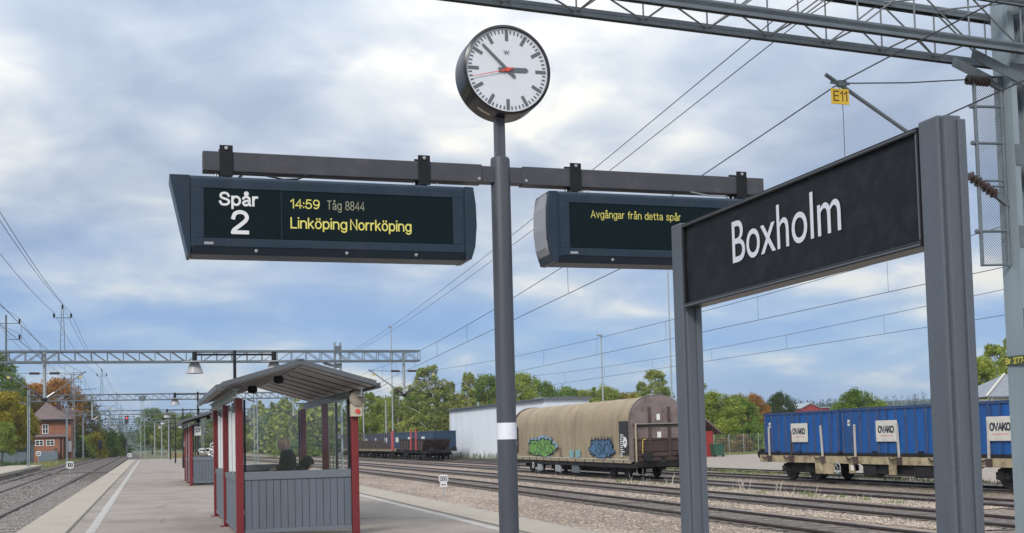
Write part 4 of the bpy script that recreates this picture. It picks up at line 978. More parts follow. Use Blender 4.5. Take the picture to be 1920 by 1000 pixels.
# seated person with a black hood, bent forward
p2 = thing('person', 'person in a black hooded jacket sitting bent over on the shelter bench', 'person', (2.72, 22.0, 0))
J = [V3(p) for p in ((.0, 0, .56), (-.04, 0, .78), (-.02, 0, 1.0), (.06, 0, 1.1), (.1, 0, 1.14),
     (-.02, -.16, 1.02), (.03, -.24, .76), (.22, -.14, .74), (-.02, .16, 1.02), (.03, .24, .76), (.22, .14, .74),
     (.06, -.1, .54), (.42, -.12, .52), (.42, -.12, .1), (.54, -.13, .05), (.06, .1, .54), (.42, .12, .52), (.42, .12, .1), (.54, .13, .05))]
skin('body', J, Eb, Rb, skn, p2)
skin('jacket', [V3((0, 0, .5))]+J[:4]+J[5:8]+J[8:11], [(0, 1), (1, 2), (2, 3), (3, 4), (3, 5), (5, 6), (6, 7), (3, 8), (8, 9), (9, 10)], [(.2, .22), (.2, .22), (.2, .22), (.2, .23), .12, .13, .10, .075, .13, .10, .075], jk, p2)
skin('trousers', [J[0]]+J[11:14]+J[15:18], [(0, 1), (1, 2), (2, 3), (0, 4), (4, 5), (5, 6)], [(.19, .2), .135, .105, .08, .135, .105, .08], jn, p2)
for a, b in ((13, 14), (17, 18)): skin('shoe', [J[a]+V3((-.05, 0, -.03)), J[a]+V3((0, 0, -.04)), J[b]], [(0, 1), (1, 2)], [.045, .05, .038], shoe, p2, 0, 1)
head(p2, V3((.15, 0, 1.2)), 0, R(40), skn, dkhair, hood=True, hoodm=jk)
hand(p2, J[7], (.8, .2, -.5), skn); hand(p2, J[10], (.8, -.2, -.5), skn)

# ------------------------------------------------------------------ platform lamps, small signs
def lamp(Y, label, X=2.3, z=4.1):
    l = thing('platform_lamp', label, 'lamp post', (X, Y, 0), 0, 'double lamp posts along the platform')
    MB().lathe([(0, 0), (.07, 0), (.07, .9), (.05, .95), (.042, z+.12), (0, z+.12)], n=12).build('pole', M['blackm'], l, True)
    MB().tube([(-1.08, 0, z), (1.08, 0, z)], .028, 8).build('arm', M['blackm'], l, True)
    for s in (-1, 1):
        h = MB().lathe([(0, .08), (.065, .08), (.065, -.17), (0, -.17)], (s*1.08, 0, z), 12).build('lamp_holder', M['blackm'], l, True)
        MB().lathe([(.05, -.17), (.34, -.20), (.345, -.215), (.06, -.20)], (s*1.08, 0, z), 24).build('rim_disc', M['galvl'], h, True)
        MB().lathe([(.1, -.2), (.14, -.26), (.2, -.42), (.24, -.52), (.22, -.52), (.17, -.4), (.1, -.25)], (s*1.08, 0, z), 24).build('lamp_shade', mat('lamp_glass', (.36, .36, .37), .35), h, True)
    return l
for i, Y in enumerate((32.9, 58.5, 84.5, 110, 135)):
    lamp(Y, ['nearest double lamp post, its arms showing above the shelter roof', 'second double lamp post, just left of the nearer shelter', 'third double lamp post from the camera', 'fourth double lamp post from the camera', 'farthest double lamp post near the platform end'][i])
def infosign(X, Y, label, w, h, zt, m, txt=None):
    s = thing('platform_sign', label, 'sign', (X, Y, 0), 0, 'small signs on black poles')
    MB().tube([(0, 0, 0), (0, 0, zt+.6)], .04, 8).build('pole', M['blackm'], s, True)
    b = MB().box(-w/2-.05, w/2+.05, -.1, -.045, zt-h-.05, zt+.05).build('board', M['blackm'], s, bevel=.01)
    MB().box(-w/2, w/2, -.106, -.101, zt-h, zt).build('sheet', m, b)
    MB().lathe([(.04, 0), (.16, 0), (.16, .03), (.04, .03)], n=12).build('foot', M['blackm'], s)
    return s
infosign(2.75, 96, 'white notice on a black pole near the far platform end', .38, .5, 1.95, M['paper'])
infosign(2.9, 78, 'black sign board on a tall pole left of the far shelter', .42, .6, 2.9, M['blackm'])
bn = thing('litter_bin', 'black litter bin standing beyond the farther shelter', 'bin', (2.75, 72, 0))
MB().lathe([(0, .25), (.24, .25), (.27, .95), (.25, .97), (.23, .95), (.2, .3)], n=16).build('body', M['blackm'], bn, True)
MB().tube([(0, 0, 0), (0, 0, .25)], .05, 8).build('stem', M['blackm'], bn)
def trackboard(name, label, x, y, z, w, h, top, txt, arrow=False, wt=.03):
    s = thing(name, label, 'sign', (x, y, z), 0, 'small white boards beside the tracks')
    MB().tube([(0, .03, 0), (0, .03, top)], .022, 8).build('post', M['galvl'], s, True)
    k = .18*w; P = [(-w/2, top-h+k), (-w/2+k, top-h), (w/2-k, top-h), (w/2, top-h+k), (w/2, top-k), (w/2-k, top), (-w/2+k, top), (-w/2, top-k)]
    MB().prism(P, 'y', -.005, .005).build('board', M['white'], s)
    if txt: stroke('number', txt, (-w*.41, -.006, top-h*.82), (1, 0, 0), (0, 0, 1), w*.82, h*.64, wt, M['blackm'], s, .13)
    if arrow:
        MB().box(-w*.38, w*.38, -.005, .005, top-h-.16, top-h-.006).build('lower_board', M['white'], s)
        MB().prism([(-w*.3, top-h-.083), (-w*.12, top-h-.045), (-w*.12, top-h-.07), (w*.28, top-h-.07), (w*.28, top-h-.096), (-w*.12, top-h-.096), (-w*.12, top-h-.12)], 'y', -.009, -.006).build('arrow', M['blackm'], s)
    return s
trackboard('speed_board', 'white board reading 050 above an arrow, in the gravel right of the platform', 10.62, 42.4, GZ, .36, .29, .84, '050', True, .026)
trackboard('speed_board', 'white board reading 100 between the two main line tracks', -5.95, 97, GZ, .55, .55, 1.15, '100', False, .06)
trackboard('speed_board', 'tiny white board in the far distance where the tracks bend', -2.6, 170, GZ, .6, .55, 1.3, '0', False, .08)
trackboard('speed_board', 'small white board in front of the grey fence on the left', -13.6, 160, GZ, .6, .6, 1.9, '2', False, .08)
# ------------------------------------------------------------------ wagons
rust = mat('rust_brown', (.062, .040, .034), .75, .1, .3, 2, .15, 14, dirt=(.12, .095, .085), dscale=1.3, damt=.7)
rustl = mat('rust_pale', (.20, .155, .145), .75, 0, .22, 1.6, .1, 10, dirt=(.075, .05, .043), dscale=1.1, damt=.85, dmin=.47)
under = mat('underframe', (.013, .012, .012), .8, .1, .3, 3)
wheelm = mat('wheel_steel', (.045, .036, .032), .6, .4, .3, 4)
tarp = mat('tarpaulin', (.325, .258, .168), .8, 0, .15, 1.4, .35, 5, dirt=(.215, .165, .11), dscale=.9, damt=.7, dmin=.45, aniso=(1, 1, .35))
cream = mat('cream_frame', (.38, .31, .19), .65, 0, .22, 2.5, .1, 14, dirt=(.115, .062, .035), dscale=3.4, damt=.95, dmin=.485)
bluec = mat('blue_container', (.006, .088, .31), .5, 0, .28, 1.6, .12, 5, dirt=(.016, .05, .135), dscale=1.3, damt=.9, dmin=.45, streak=True)
blued = mat('dark_blue_container', (.018, .042, .085), .55, 0, .2, 1.6, dirt=(.02, .03, .05), dscale=1.5, damt=.7)
ribm = mat('container_rib', (.022, .055, .15), .55, 0, .3, 4, dirt=(.085, .075, .10), dscale=5, damt=.8, dmin=.5)
stakem = mat('stake_paint', (.47, .44, .40), .6, 0, .15, 5, dirt=(.12, .08, .06), dscale=4, damt=.8, dmin=.55)
def wheelset_mesh():
    w_ = MB()
    for s in (-1, 1):
        prof = [(.0, -.06), (.14, -.06), (.16, -.03), (.36, -.02), (.40, -.06), (.46, -.065), (.49, .05), (.46, .065), (.36, .03), (.16, .04), (.12, .1), (0, .1)]
        w_.lathe([(r, h*(-s)) for r, h in prof], (s*.753, 0, .46), 24, 'x')
    w_.lathe([(.075, -.75), (.075, .75)], (0, 0, .46), 10, 'x')
    return w_.mesh('wheelset', wheelm, True)
WS = wheelset_mesh()
def bogie(par, y, base=1.8, deck=.76, m=under):
    b = MB()
    for s in (-1, 1):
        b.prism([(y-base/2-.32, .5), (y-base/2-.25, .68), (y-.3, .72), (y+.3, .72), (y+base/2+.25, .68), (y+base/2+.32, .5), (y+base/2, .42), (y+.42, .34), (y-.42, .34), (y-base/2, .42)], 'x', s*.98-.05, s*.98+.05)
    b.box(-1.0, 1.0, y-.2, y+.2, .44, .7); b.box(-.35, .35, y-.35, y+.35, .62, deck)
    bo = b.build('bogie', m, par)
    for d in (-base/2, base/2):
        o = link('wheelset', WS, bo, (0, y+d, 0))
        for s in (-1, 1):
            MB().box(s*1.06-.1, s*1.06+.1, y+d-.14, y+d+.14, .32, .60).build('axle_box', under, bo, bevel=.02)
            for q in (-.22, .22): MB().lathe([(.07, .34), (.085, .40), (.07, .46), (.085, .52), (.07, .58)], (s*1.05, y+d+q, .0), 8).build('spring', under, bo)
    return bo
def buffers(par, y, s, z=.6, m=under):
    for x in (-.87, .87):
        MB().lathe([(.0, 0), (.11, 0), (.11, .28*s), (.08, .3*s), (.08, .5*s), (.23, .52*s), (.23, .58*s), (0, .6*s)], (x, y, 1.06-.0), 16, 'y').build('buffer', m, par, True)
    MB().bar((0, y, 1.0), (0, y+.42*s, .94), .09, .12).build('coupling_hook', m, par)
def strokes3(name, polys, m, par, P, wd, off):
    """polys: 2-d strokes (u along the side, v up); P maps (u, v, off) to a point"""
    mb = MB()
    for i, l in enumerate(polys):
        for (a, b), (c, d) in zip(l, l[1:]):
            t = Vector((c-a, d-b))
            if t.length < 1e-4: continue
            t.normalize(); n = Vector((-t.y, t.x))*wd/2; e = t*wd*.3
            mb.add([P(a-e.x+n.x, b-e.y+n.y, off+.0005*(i % 20)), P(a-e.x-n.x, b-e.y-n.y, off+.0005*(i % 20)), P(c+e.x-n.x, d+e.y-n.y, off+.0005*(i % 20)), P(c+e.x+n.x, d+e.y+n.y, off+.0005*(i % 20))], [(0, 1, 2, 3)])
    return tag(mb.build(name, m, par), kind='stuff')

BW = thing('covered_wagon', 'long beige tarpaulin-covered freight wagon with green and blue graffiti', 'wagon', (23.05, 59.3, RT), -.017)
HL, HW_, ZE, ZA, ZBT = 9.75, 1.37, 2.62, 3.87, .80
def archp(n=26):
    P = [(-HW_, ZBT+(ZE-ZBT)*i/8) for i in range(9)]
    for i in range(1, n):
        t = math.pi-math.pi*i/n; P.append((HW_*math.copysign(abs(math.cos(t))**.82, math.cos(t)), ZE+(ZA-ZE)*math.sin(t)**.86))
    return P+[(HW_, ZE-(ZE-ZBT)*i/8) for i in range(9)]
AP = archp(); ny = 150; vs = []
for j in range(ny+1):
    y = -HL+.28+(2*HL-.56)*j/ny; 
    for i, (x, z) in enumerate(AP):
        top = max(0, min(1, (z-ZE+.3)/.9)); side = 1-top
        hoop = abs(math.sin((y+.35*top*z)*math.pi/.56)); d = -.065*(1-hoop**.5)*(.5+.8*top)
        d += .034*(mnoise.noise(Vector((x*1.3, y*1.7, z*.5)))+.5*mnoise.noise(Vector((x*3, y*4.2, z*1.1))))
        d += .012*side*math.sin(y*math.pi/.66+mnoise.noise(Vector((0, y, z*.4)))*2)
        c = Vector((x, 0, z-1.9)).normalized() if z > ZE else Vector((math.copysign(1, x), 0, 0))
        p = Vector((x, y, z))+c*d
        vs.append(p)
k = len(AP); mb = MB(); mb.v = [tuple(v) for v in vs]; mb.f = [(j*k+i, j*k+i+1, (j+1)*k+i+1, (j+1)*k+i) for j in range(ny) for i in range(k-1)]
me = mb.mesh('tarpaulin', tarp, True); link('tarpaulin', me, BW)
for s in (-1, 1):
    hem = MB().box(min(s*1.345, s*1.405), max(s*1.345, s*1.405), -HL+.2, HL-.2, .72, .86).build('hem', mat('hem_cloth', (.30, .245, .165), .8, 0, .2, 3), BW, bevel=.012)
    MB().tube([(s*1.418, -HL+.3, .90), (s*1.418, HL-.3, .90)], .012, 6).build('hem_rope', M['paper'], hem)
    for q in range(14):
        y = -HL+1.0+q*1.36
        MB().box(min(s*1.404, s*1.42), max(s*1.404, s*1.42), y-.035, y+.035, .66, .87).build('strap', under, hem)
    MB().box(min(s*1.22, s*1.34), max(s*1.22, s*1.34), -HL-.35, HL+.35, .50, .715).build('sole_bar', under, BW)
MB().box(-1.2, 1.2, -HL-.3, HL+.3, .56, .70).build('underframe', under, BW)
for s in (-1, 1):
    y = s*(HL-.12)
    ew = MB().prism(AP, 'y', y-.1, y+.1).build('end_wall', rustl, BW)
    # pale hoop round the end
    hp = [(x*1.012, y-s*.14, ZBT+(z-ZBT)*1.012) for x, z in AP]
    MB().tube(hp, .035, 6).build('end_hoop', mat('hoop_metal', (.17, .15, .13), .6, .2, .2, 4), ew, True)
    yo = y+s*.1
    def eb(x0, x1, d0, d1, z0, z1, nm, m): return MB().box(x0, x1, min(yo+s*d0, yo+s*d1), max(yo+s*d0, yo+s*d1), z0, z1).build(nm, m, ew, bevel=.008)
    for x in (-.47, .52): eb(x-.05, x+.05, .002, .11, .8, 3.35, 'stanchion', rust)
    for z, h in ((2.55, .05), (1.86, .05), (1.32, .04), (1.08, .035)): eb(-1.3, 1.3, .003, .08, z-h, z+h, 'cross_rail', rust)
    eb(-1.28, 1.28, .001, .035, .82, 1.8, 'end_boards', rust)
    for x in (-1.15, -.62, .05, .68): eb(x, x+.42, .006, .018, 2.02, 2.4, 'end_plate', rustl)
    for x in (-1.22, 1.22): MB().tube([(x, yo+s*.16, .62), (x, yo+s*.16, 2.6)], .045, 8).build('corner_pipe', mat('pipe_paint', (.34, .28, .20), .6, 0, .3, 4), ew, True)
    MB().tube([(-1.28, yo+s*.15, 2.56), (1.28, yo+s*.15, 2.56)], .03, 8).build('handrail', mat('pipe_grey', (.20, .19, .18), .6, 0, .2, 4), ew, True)
    MB().tube([(-.92, yo+s*.2, 1.2), (-.92, yo+s*.24, 1.78), (-.86, yo+s*.24, 1.84), (-.74, yo+s*.2, 1.84)], .02, 8).build('grab_handle', mat('safety_yellow', (.62, .47, .06), .5), ew, True)
    for x, z, w_ in ((.0, 2.86, .18), (.02, 2.02, .2)):
        lb = eb(x-w_/2, x+w_/2, .02, .03, z-.13, z+.16, 'label_plate', M['paper'])
    for x in (-1.0, .25): eb(x, x+.12, .18, .2, .5, .72, 'ticket_holder', M['paper'])
    st = MB(); 
    for a, b in (((-1.25, .1), (-1.25, .5)), ((-.95, .1), (-.95, .5)), ((-1.25, .1), (-.95, .1)), ((-1.25, .5), (-.95, .5))): st.tube([(a[0], yo+s*.2, a[1]+.1), (b[0], yo+s*.2, b[1]+.1)], .02, 6)
    st.build('step', mat('pipe_grey', (.2, .19, .18)), ew)
    MB().box(-1.3, 1.3, min(yo, yo+s*.22), max(yo, yo+s*.22), .5, .78).build('head_stock', under, ew)
    buffers(BW, yo+s*.22, s)
    bogie(BW, s*(HL-3.0), 1.9)
for y, w_, m_ in ((1.3, .8, M['galvl']), (-1.6, 1.0, M['galvd']), (4.6, .7, M['galvl'])):
    MB().box(-1.33, -1.2, y-w_/2, y+w_/2, .12, .5).build('equipment_box', m_, BW, bevel=.01)
MB().box(-.7, .7, -5.2, 4.2, .2, .56).build('brake_gear', under, BW)
MB().lathe([(.16, -.015), (.19, 0), (.16, .015), (.14, 0), (.16, -.015)], (-1.38, 5.6, .4), 18, 'x').build('hand_wheel', M['paper'], BW, True)
def bside(u, v, o): return (-HW_-.045-o, -u, v)           # u runs to the right as seen from the platform
for u0, u1 in ((8.3, 9.42), (-9.4, -8.5)):
    pn = MB().box(-HW_-.06, -HW_-.03, -u1, -u0, 1.15, 2.72).build('data_panel', mat('panel_black', (.02, .02, .022), .6, 0, .2, 6), BW)
    rnd = random.Random(int(u0*10)); tx = MB()
    for q in range(11):
        z = 2.05-q*.1; L_ = rnd.uniform(.25, .6); a = u0+.12
        tx.box(-HW_-.0625, -HW_-.0605, -(a+L_), -a, z, z+.045)
    tag(tx.build('printed_lines', M['paper'], pn), kind='stuff')
    MB().lathe([(0, -HW_-.065), (.25, -HW_-.064)], (0, -(u1-.38), 1.72), 20, 'x').build('white_disc', M['paper'], pn)
    MB().lathe([(0, -HW_-.068), (.07, -HW_-.067)], (0, -(u1-.38), 1.72), 12, 'x').build('disc_mark', M['blackm'], pn)
def blob(cu, cv, ru, rv, seed, n=60, spike=.2):
    rnd = random.Random(seed); ph = [rnd.uniform(0, 6.28) for _ in range(6)]; P = []
    for i in range(n):
        t = 2*math.pi*i/n; k = 1+spike*(math.sin(5*t+ph[0])*.35+math.sin(9*t+ph[1])*.3+math.sin(15*t+ph[2])*.35)
        P.append((cu+ru*k*math.copysign(abs(math.cos(t))**.7, math.cos(t)), cv+rv*k*math.copysign(abs(math.sin(t))**.7, math.sin(t))))
    return P
def poly3(name, P, m, off, par=BW): return MB().add([bside(u, v, off) for u, v in P], [tuple(range(len(P)))]).build(name, m, par)
gg_ = mat('spray_green', (.15, .33, .07), .6, 0, .15, 5); gb_ = mat('spray_blue', (.075, .165, .29), .6, 0, .2, 4); gp_ = mat('spray_pale_blue', (.22, .33, .42), .7, 0, .25, 3); gt_ = mat('spray_teal', (.20, .36, .36), .7, 0, .2, 3); gk_ = mat('spray_black', (.012, .02, .03), .6)
def tagword(word, u0, u1, v0, v1, fill, back, line, seed, name):
    if back: poly3(name+'_shadow', blob((u0+u1)/2+.1, (v0+v1)/2+.09, (u1-u0)/2+.12, (v1-v0)/2+.07, seed, 80, .26), back, .0)
    out = blob((u0+u1)/2, (v0+v1)/2, (u1-u0)/2, (v1-v0)/2, seed+3, 100, .2)
    poly3(name+'_fill', out, fill, .004)
    ln = [out+[out[0]]]; rnd = random.Random(seed); x = 0; W_ = sum(GLY[c][0]+.14 for c in word)-.14
    for ch in word:
        wd, st = GLY[ch]
        for l in st: ln.append([(u0+.2+(x+a)/W_*(u1-u0-.4)+rnd.uniform(-.02, .02), v0+.14+b/.71*(v1-v0-.34)+rnd.uniform(-.02, .02)) for a, b in l])
        x += wd+.14
    for q in range(7):
        a = u0+.25+q*(u1-u0-.4)/6.5; ln.append([(a, v1-.16), (a+.12, v1+.14), (a+.2, v1-.12)])
    strokes3(name+'_lines', ln, line, BW, bside, .055, .008)
tagword('COSMOS', -6.3, -1.5, .98, 1.92, gg_, gp_, gk_, 4, 'green_graffiti')
tagword('CASMOS', 4.2, 7.5, .98, 1.88, gb_, None, gk_, 9, 'blue_graffiti')
poly3('teal_patch', [(1.0, .95), (1.72, .95), (1.76, 1.3), (1.4, 1.36), (1.05, 1.28)], gt_, 0); poly3('teal_patch', [(1.95, .95), (2.75, .95), (2.8, 1.34), (2.05, 1.36)], gt_, 0)
strokes3('brown_scribble', [_cr([(-1.3, 1.2), (-1.0, 1.5), (-.8, 1.25), (-.5, 1.45), (-.3, 1.2), (-.6, 1.05), (-.2, .98)]), _cr([(-2.3, 1.05), (-2.1, 1.2), (-1.9, 1.0)])], rust, BW, bside, .05, .002)

# open containers on a flat wagon
def container(label, x, y, z, L_, W_, H_, m, rm, nribs, near=True, board=True, num='450', group='blue open containers on the right-hand flat wagon'):
    c = thing('open_container', label, 'container', (x, y, z), 0, group)
    t = .04
    w_ = MB(); hw, hl = W_/2, L_/2
    for nm, bx_ in (('side_wall', (-hw, -hw+t, -hl, hl)), ('side_wall', (hw-t, hw, -hl, hl)), ('end_wall', (-hw+t+.001, hw-t-.001, -hl, -hl+t)), ('end_wall', (-hw+t+.001, hw-t-.001, hl-t, hl))):
        MB().box(*bx_, .05, H_-.02).build(nm, m, c)
    MB().box(-hw+.01, hw-.01, -hl+.01, hl-.01, 0, .048).build('floor', under, c)
    for s in (-1, 1):
        MB().box(s*(hw-.02)-.06, s*(hw-.02)+.06, -hl-.02, hl+.02, H_-.019, H_+.08).build('top_rail', rm, c)
        MB().box(-hw+.1, hw-.1, s*hl-.05, s*hl+.05, H_-.0185, H_+.075).build('top_rail', rm, c)
        MB().box(s*(hw+.0)-.03, s*(hw+.0)+.05*0+.03, -hl+.02, hl-.02, -.02, .1).build('bottom_rail', under, c)
        if s < 0 or not near:
            for k in range(nribs+1):
                yy = -hl+.05+k*(L_-.1)/nribs
                if board and abs(yy) < .52: MB().box(-hw-.045, -hw-.001, yy-.03, yy+.03, .1, .52).build('rib', rm, c); MB().box(-hw-.045, -hw-.001, yy-.03, yy+.03, 1.32, H_-.02).build('rib', rm, c)
                else: MB().prism([(s*hw, yy-.055), (s*(hw+.055), yy-.03), (s*(hw+.055), yy+.03), (s*hw, yy+.055)], 'z', .1, H_-.02).build('rib', rm, c)
    if board:
        b = MB().box(-hw-.075, -hw-.046, -.66, .60, .53, 1.31).build('name_board', mat('cream_board', (.60, .57, .50), .6, 0, .12, 3, dirt=(.34, .31, .27), dscale=2, damt=.5), c, bevel=.004)
        stroke('board_lettering', 'OVAKO', (-hw-.076, .47, .84), (0, -1, 0), (0, 0, 1), .98, .28, .062, mat('navy_print', (.02, .022, .035), .6), b, .12)
        MB().box(-hw-.0775, -hw-.0755, -.42, .36, .735, .755).build('red_line', M['red'], b)
        sg = MB().box(-hw-.012, -hw-.002, hl-.62, hl-.36, 1.15, 1.38).build('number_sticker', M['paper'], c)
        stroke('number', num, (-hw-.013, hl-.38, 1.2), (0, -1, 0), (0, 0, 1), .22, .12, .018, mat('navy_print', (.02, .022, .035)), sg, .1)
    for k in range(5):
        z_ = .2+k*.33
        MB().box(-hw+.05, hw-.05, hl+.001, hl+.03, z_, z_+.06).build('end_rib', rm, c)
    return c
FX = 27.2
FW = thing('flat_wagon', 'cream and rust flat wagon carrying blue open containers, on the right', 'wagon', (FX, 36.2, RT))
D = 1.04
for s in (-1, 1):
    MB().box(min(s*1.18, s*1.31), max(s*1.18, s*1.31), -9.3, 9.3, D-.3, D).build('sole_bar', cream, FW, bevel=.008)
    MB().box(-1.17, 1.17, min(s*9.1, s*9.3), max(s*9.1, s*9.3), D-.32, D-.01).build('head_stock', cream, FW)
    buffers(FW, s*9.3, s)
    bogie(FW, s*6.58, 1.86)
MB().box(-1.1, 1.1, -9.1, 9.1, D-.2, D-.012).build('deck_frame', under, FW)
MB().prism([(-4.9, D-.3), (-3.4, D-.66), (1.2, D-.66), (2.0, D-.3)], 'x', -1.15, -1.02).build('truss_sill', under, FW)
for k, y in enumerate((8.35, 6.55, 4.2, 1.95, -.75, -3.0, -5.4, -7.6)):
    a = (0, -.02, .07, 0, .05, .02, -.03, .04)[k]
    stk = MB().bar((-1.37, y, D-.18), (-1.37, y+a*1.3, D+1.22-(.2 if k == 1 else 0)), .055, .075, (1, 0, 0)).build('stake', stakem if k != 1 else rust, FW, bevel=.006)
    MB().box(-1.43, -1.315, y-.09, y+.09, D-.3, D-.02).build('stake_pocket', rust, stk)
    MB().tube([(-1.4, y+.15, D-.08), (-1.4, y+.45, D-.14), (-1.38, y+.6, D-.05)], .035, 6).build('lashing_ring', rust, stk, True)
for y in (7.7, 6.0, 3.1, .8, -1.9, -4.2, -6.6): MB().box(-1.33, -1.1, y-.13, y+.13, D+.002, D+.2).build('container_lock', M['blackm'], FW)
for y, w_, h_, m_ in ((4.15, 1.3, .42, cream), (2.25, .34, .36, cream), (-.3, .42, .36, cream)):
    MB().box(-1.36, -1.32, y-w_/2, y+w_/2, D-.3-h_, D-.303).build('data_plate', m_, FW)
for y, w_ in ((1.3, .8), (-2.2, 1.6)): MB().box(-1.25, -.8, y-w_/2, y+w_/2, D-.75, D-.33).build('tank', under, FW, bevel=.05)
hwm = MB().lathe([(.2, -.02), (.23, 0), (.2, .02), (.17, 0), (.2, -.02)], (-1.42, 3.12, D-.48), 20, 'x').build('hand_wheel', M['galvl'], FW, True)
for a in (0, 1, 2): MB().bar((-1.42, 3.12-.19*math.cos(a*2.09), D-.48-.19*math.sin(a*2.09)), (-1.42, 3.12, D-.48), .02, .025, (1, 0, 0)).build('spoke', M['galvl'], hwm)
for y in (2.2,): MB().box(-1.372, -1.365, y-.1, y+.1, D-.55, D-.35).build('mark_plate', M['paper'], FW)
ZC = RT+D+.022
container('leftmost blue open container on the right-hand flat wagon', FX, 42.15, ZC, 5.7, 2.58, 1.72, bluec, ribm, 10, num='403')
container('middle blue open container numbered 450, partly behind the sign post', FX, 36.2, ZC, 5.7, 2.58, 1.74, bluec, ribm, 10, num='450')
container('rightmost blue open container, cut off by the picture edge', FX, 30.25, ZC, 5.7, 2.58, 1.74, bluec, ribm, 10, num='426')

# far wagons
SW = thing('stake_wagon', 'rusty stake wagon with red posts far behind the shelter', 'wagon', (27.4, 145, RT))
for s in (-1, 1): MB().box(min(s*1.2, s*1.32), max(s*1.2, s*1.32), -19, 18, .85, 1.12).build('sole_bar', cream, SW)
MB().box(-1.19, 1.19, -18.9, 17.9, .7, 1.1).build('deck', under, SW)
for y in (-16, -2.5, 2.5, 15): bogie(SW, y)
for k in range(16): MB().box(-1.36, -1.325, -18+k*2.3, -16.0+k*2.3, 1.13, 1.13+(.95 if k > 1 else .4)).build('side_board', rust, SW)
for k in range(34): MB().box(-1.43, -1.37, -18.6+k*1.09, -18.42+k*1.09, 1.0, 3.0+.15*(k % 2)).build('stake', rust, SW)
pink = mat('faded_red', (.42, .06, .07), .6, 0, .2, 3)
for y0, y1, z in ((-18.9, -17.6, 3.1),): MB().box(-1.46, -1.425, y0, y1, .95, z).build('red_post', pink, SW)
HWg = thing('hopper_wagon', 'dark brown hopper wagon in front of the far blue containers', 'wagon', (27.4, 117.5, RT))
MB().prism([(-5.9, 2.05), (5.9, 2.05), (4.9, 1.0), (-4.9, 1.0)], 'x', -1.35, 1.35).build('hopper_body', rust, HWg)
for k in range(9): MB().box(-1.40, -1.352, -5.4+k*1.3, -5.3+k*1.3, 1.02, 2.1).build('rib', under, HWg)
for s in (-1, 1):
    MB().box(min(s*1.36, s*1.42), max(s*1.36, s*1.42), -5.9, 5.9, 2.06, 2.16).build('top_rail', under, HWg)
    bogie(HWg, s*4.2); buffers(HWg, s*6.3, s)
MB().box(-1.2, 1.2, -6.3, 6.3, .72, .98).build('underframe', under, HWg)
for y in (-2.9, -.5):
    MB().box(-1.47, -1.425, y, y+.5, 1.0, 3.15).build('red_post', pink, HWg)
FB = thing('flat_wagon', 'far flat wagon under the dark blue containers beside the white shed', 'wagon', (30.8, 144, RT))
MB().box(-1.25, 1.25, -22.3, 22, .75, 1.05).build('deck', under, FB)
for y in (-19.5, -4, 4, 18): bogie(FB, y)
buffers(FB, -22.3, -1)
for k in range(6):
    container(['dark blue container end-on beside the white shed', 'second dark blue container behind the hopper wagon', 'third dark blue container from the white shed', 'fourth dark blue container from the white shed', 'fifth dark blue container from the white shed', 'sixth dark blue container, farthest from the white shed'][k],
              30.8, 125.6+k*7.1, RT+1.06, 6.9, 2.6, 1.85, blued, mat('dark_rib', (.03, .06, .11), .6, 0, .3, 4), 14, board=False, group='dark blue containers on the far siding')
    MB().box(-1.40, -1.36, .2, 1.7, .75, 1.35).build('label_board', M['paper'], COL.objects[[o.name for o in COL.objects if o.name.startswith('open_container')][-1]])
# ------------------------------------------------------------------ trees and shrubs
LM = dict(
 green=leafmat('leaf_green', (.10, .165, .035), (.22, .30, .065)), fresh=leafmat('leaf_fresh', (.18, .24, .045), (.36, .39, .08)), dark=leafmat('leaf_dark', (.04, .07, .028), (.10, .14, .045)),
 birch=leafmat('leaf_birch', (.17, .22, .06), (.37, .38, .11)), yellow=leafmat('leaf_yellow', (.20, .19, .025), (.42, .33, .04)), orange=leafmat('leaf_orange', (.25, .13, .03), (.46, .22, .045)),
 olive=leafmat('leaf_olive', (.13, .14, .035), (.29, .25, .055)), needle=leafmat('leaf_needle', (.014, .032, .016), (.04, .065, .028)), dry=leafmat('leaf_dry', (.16, .12, .055), (.30, .22, .10)))
bark = mat('bark', (.085, .072, .06), .9, 0, .3, 6); birchbark = mat('birch_bark', (.42, .40, .37), .8, 0, .25, 3, dirt=(.05, .045, .04), dscale=5, damt=.9, dmin=.56)
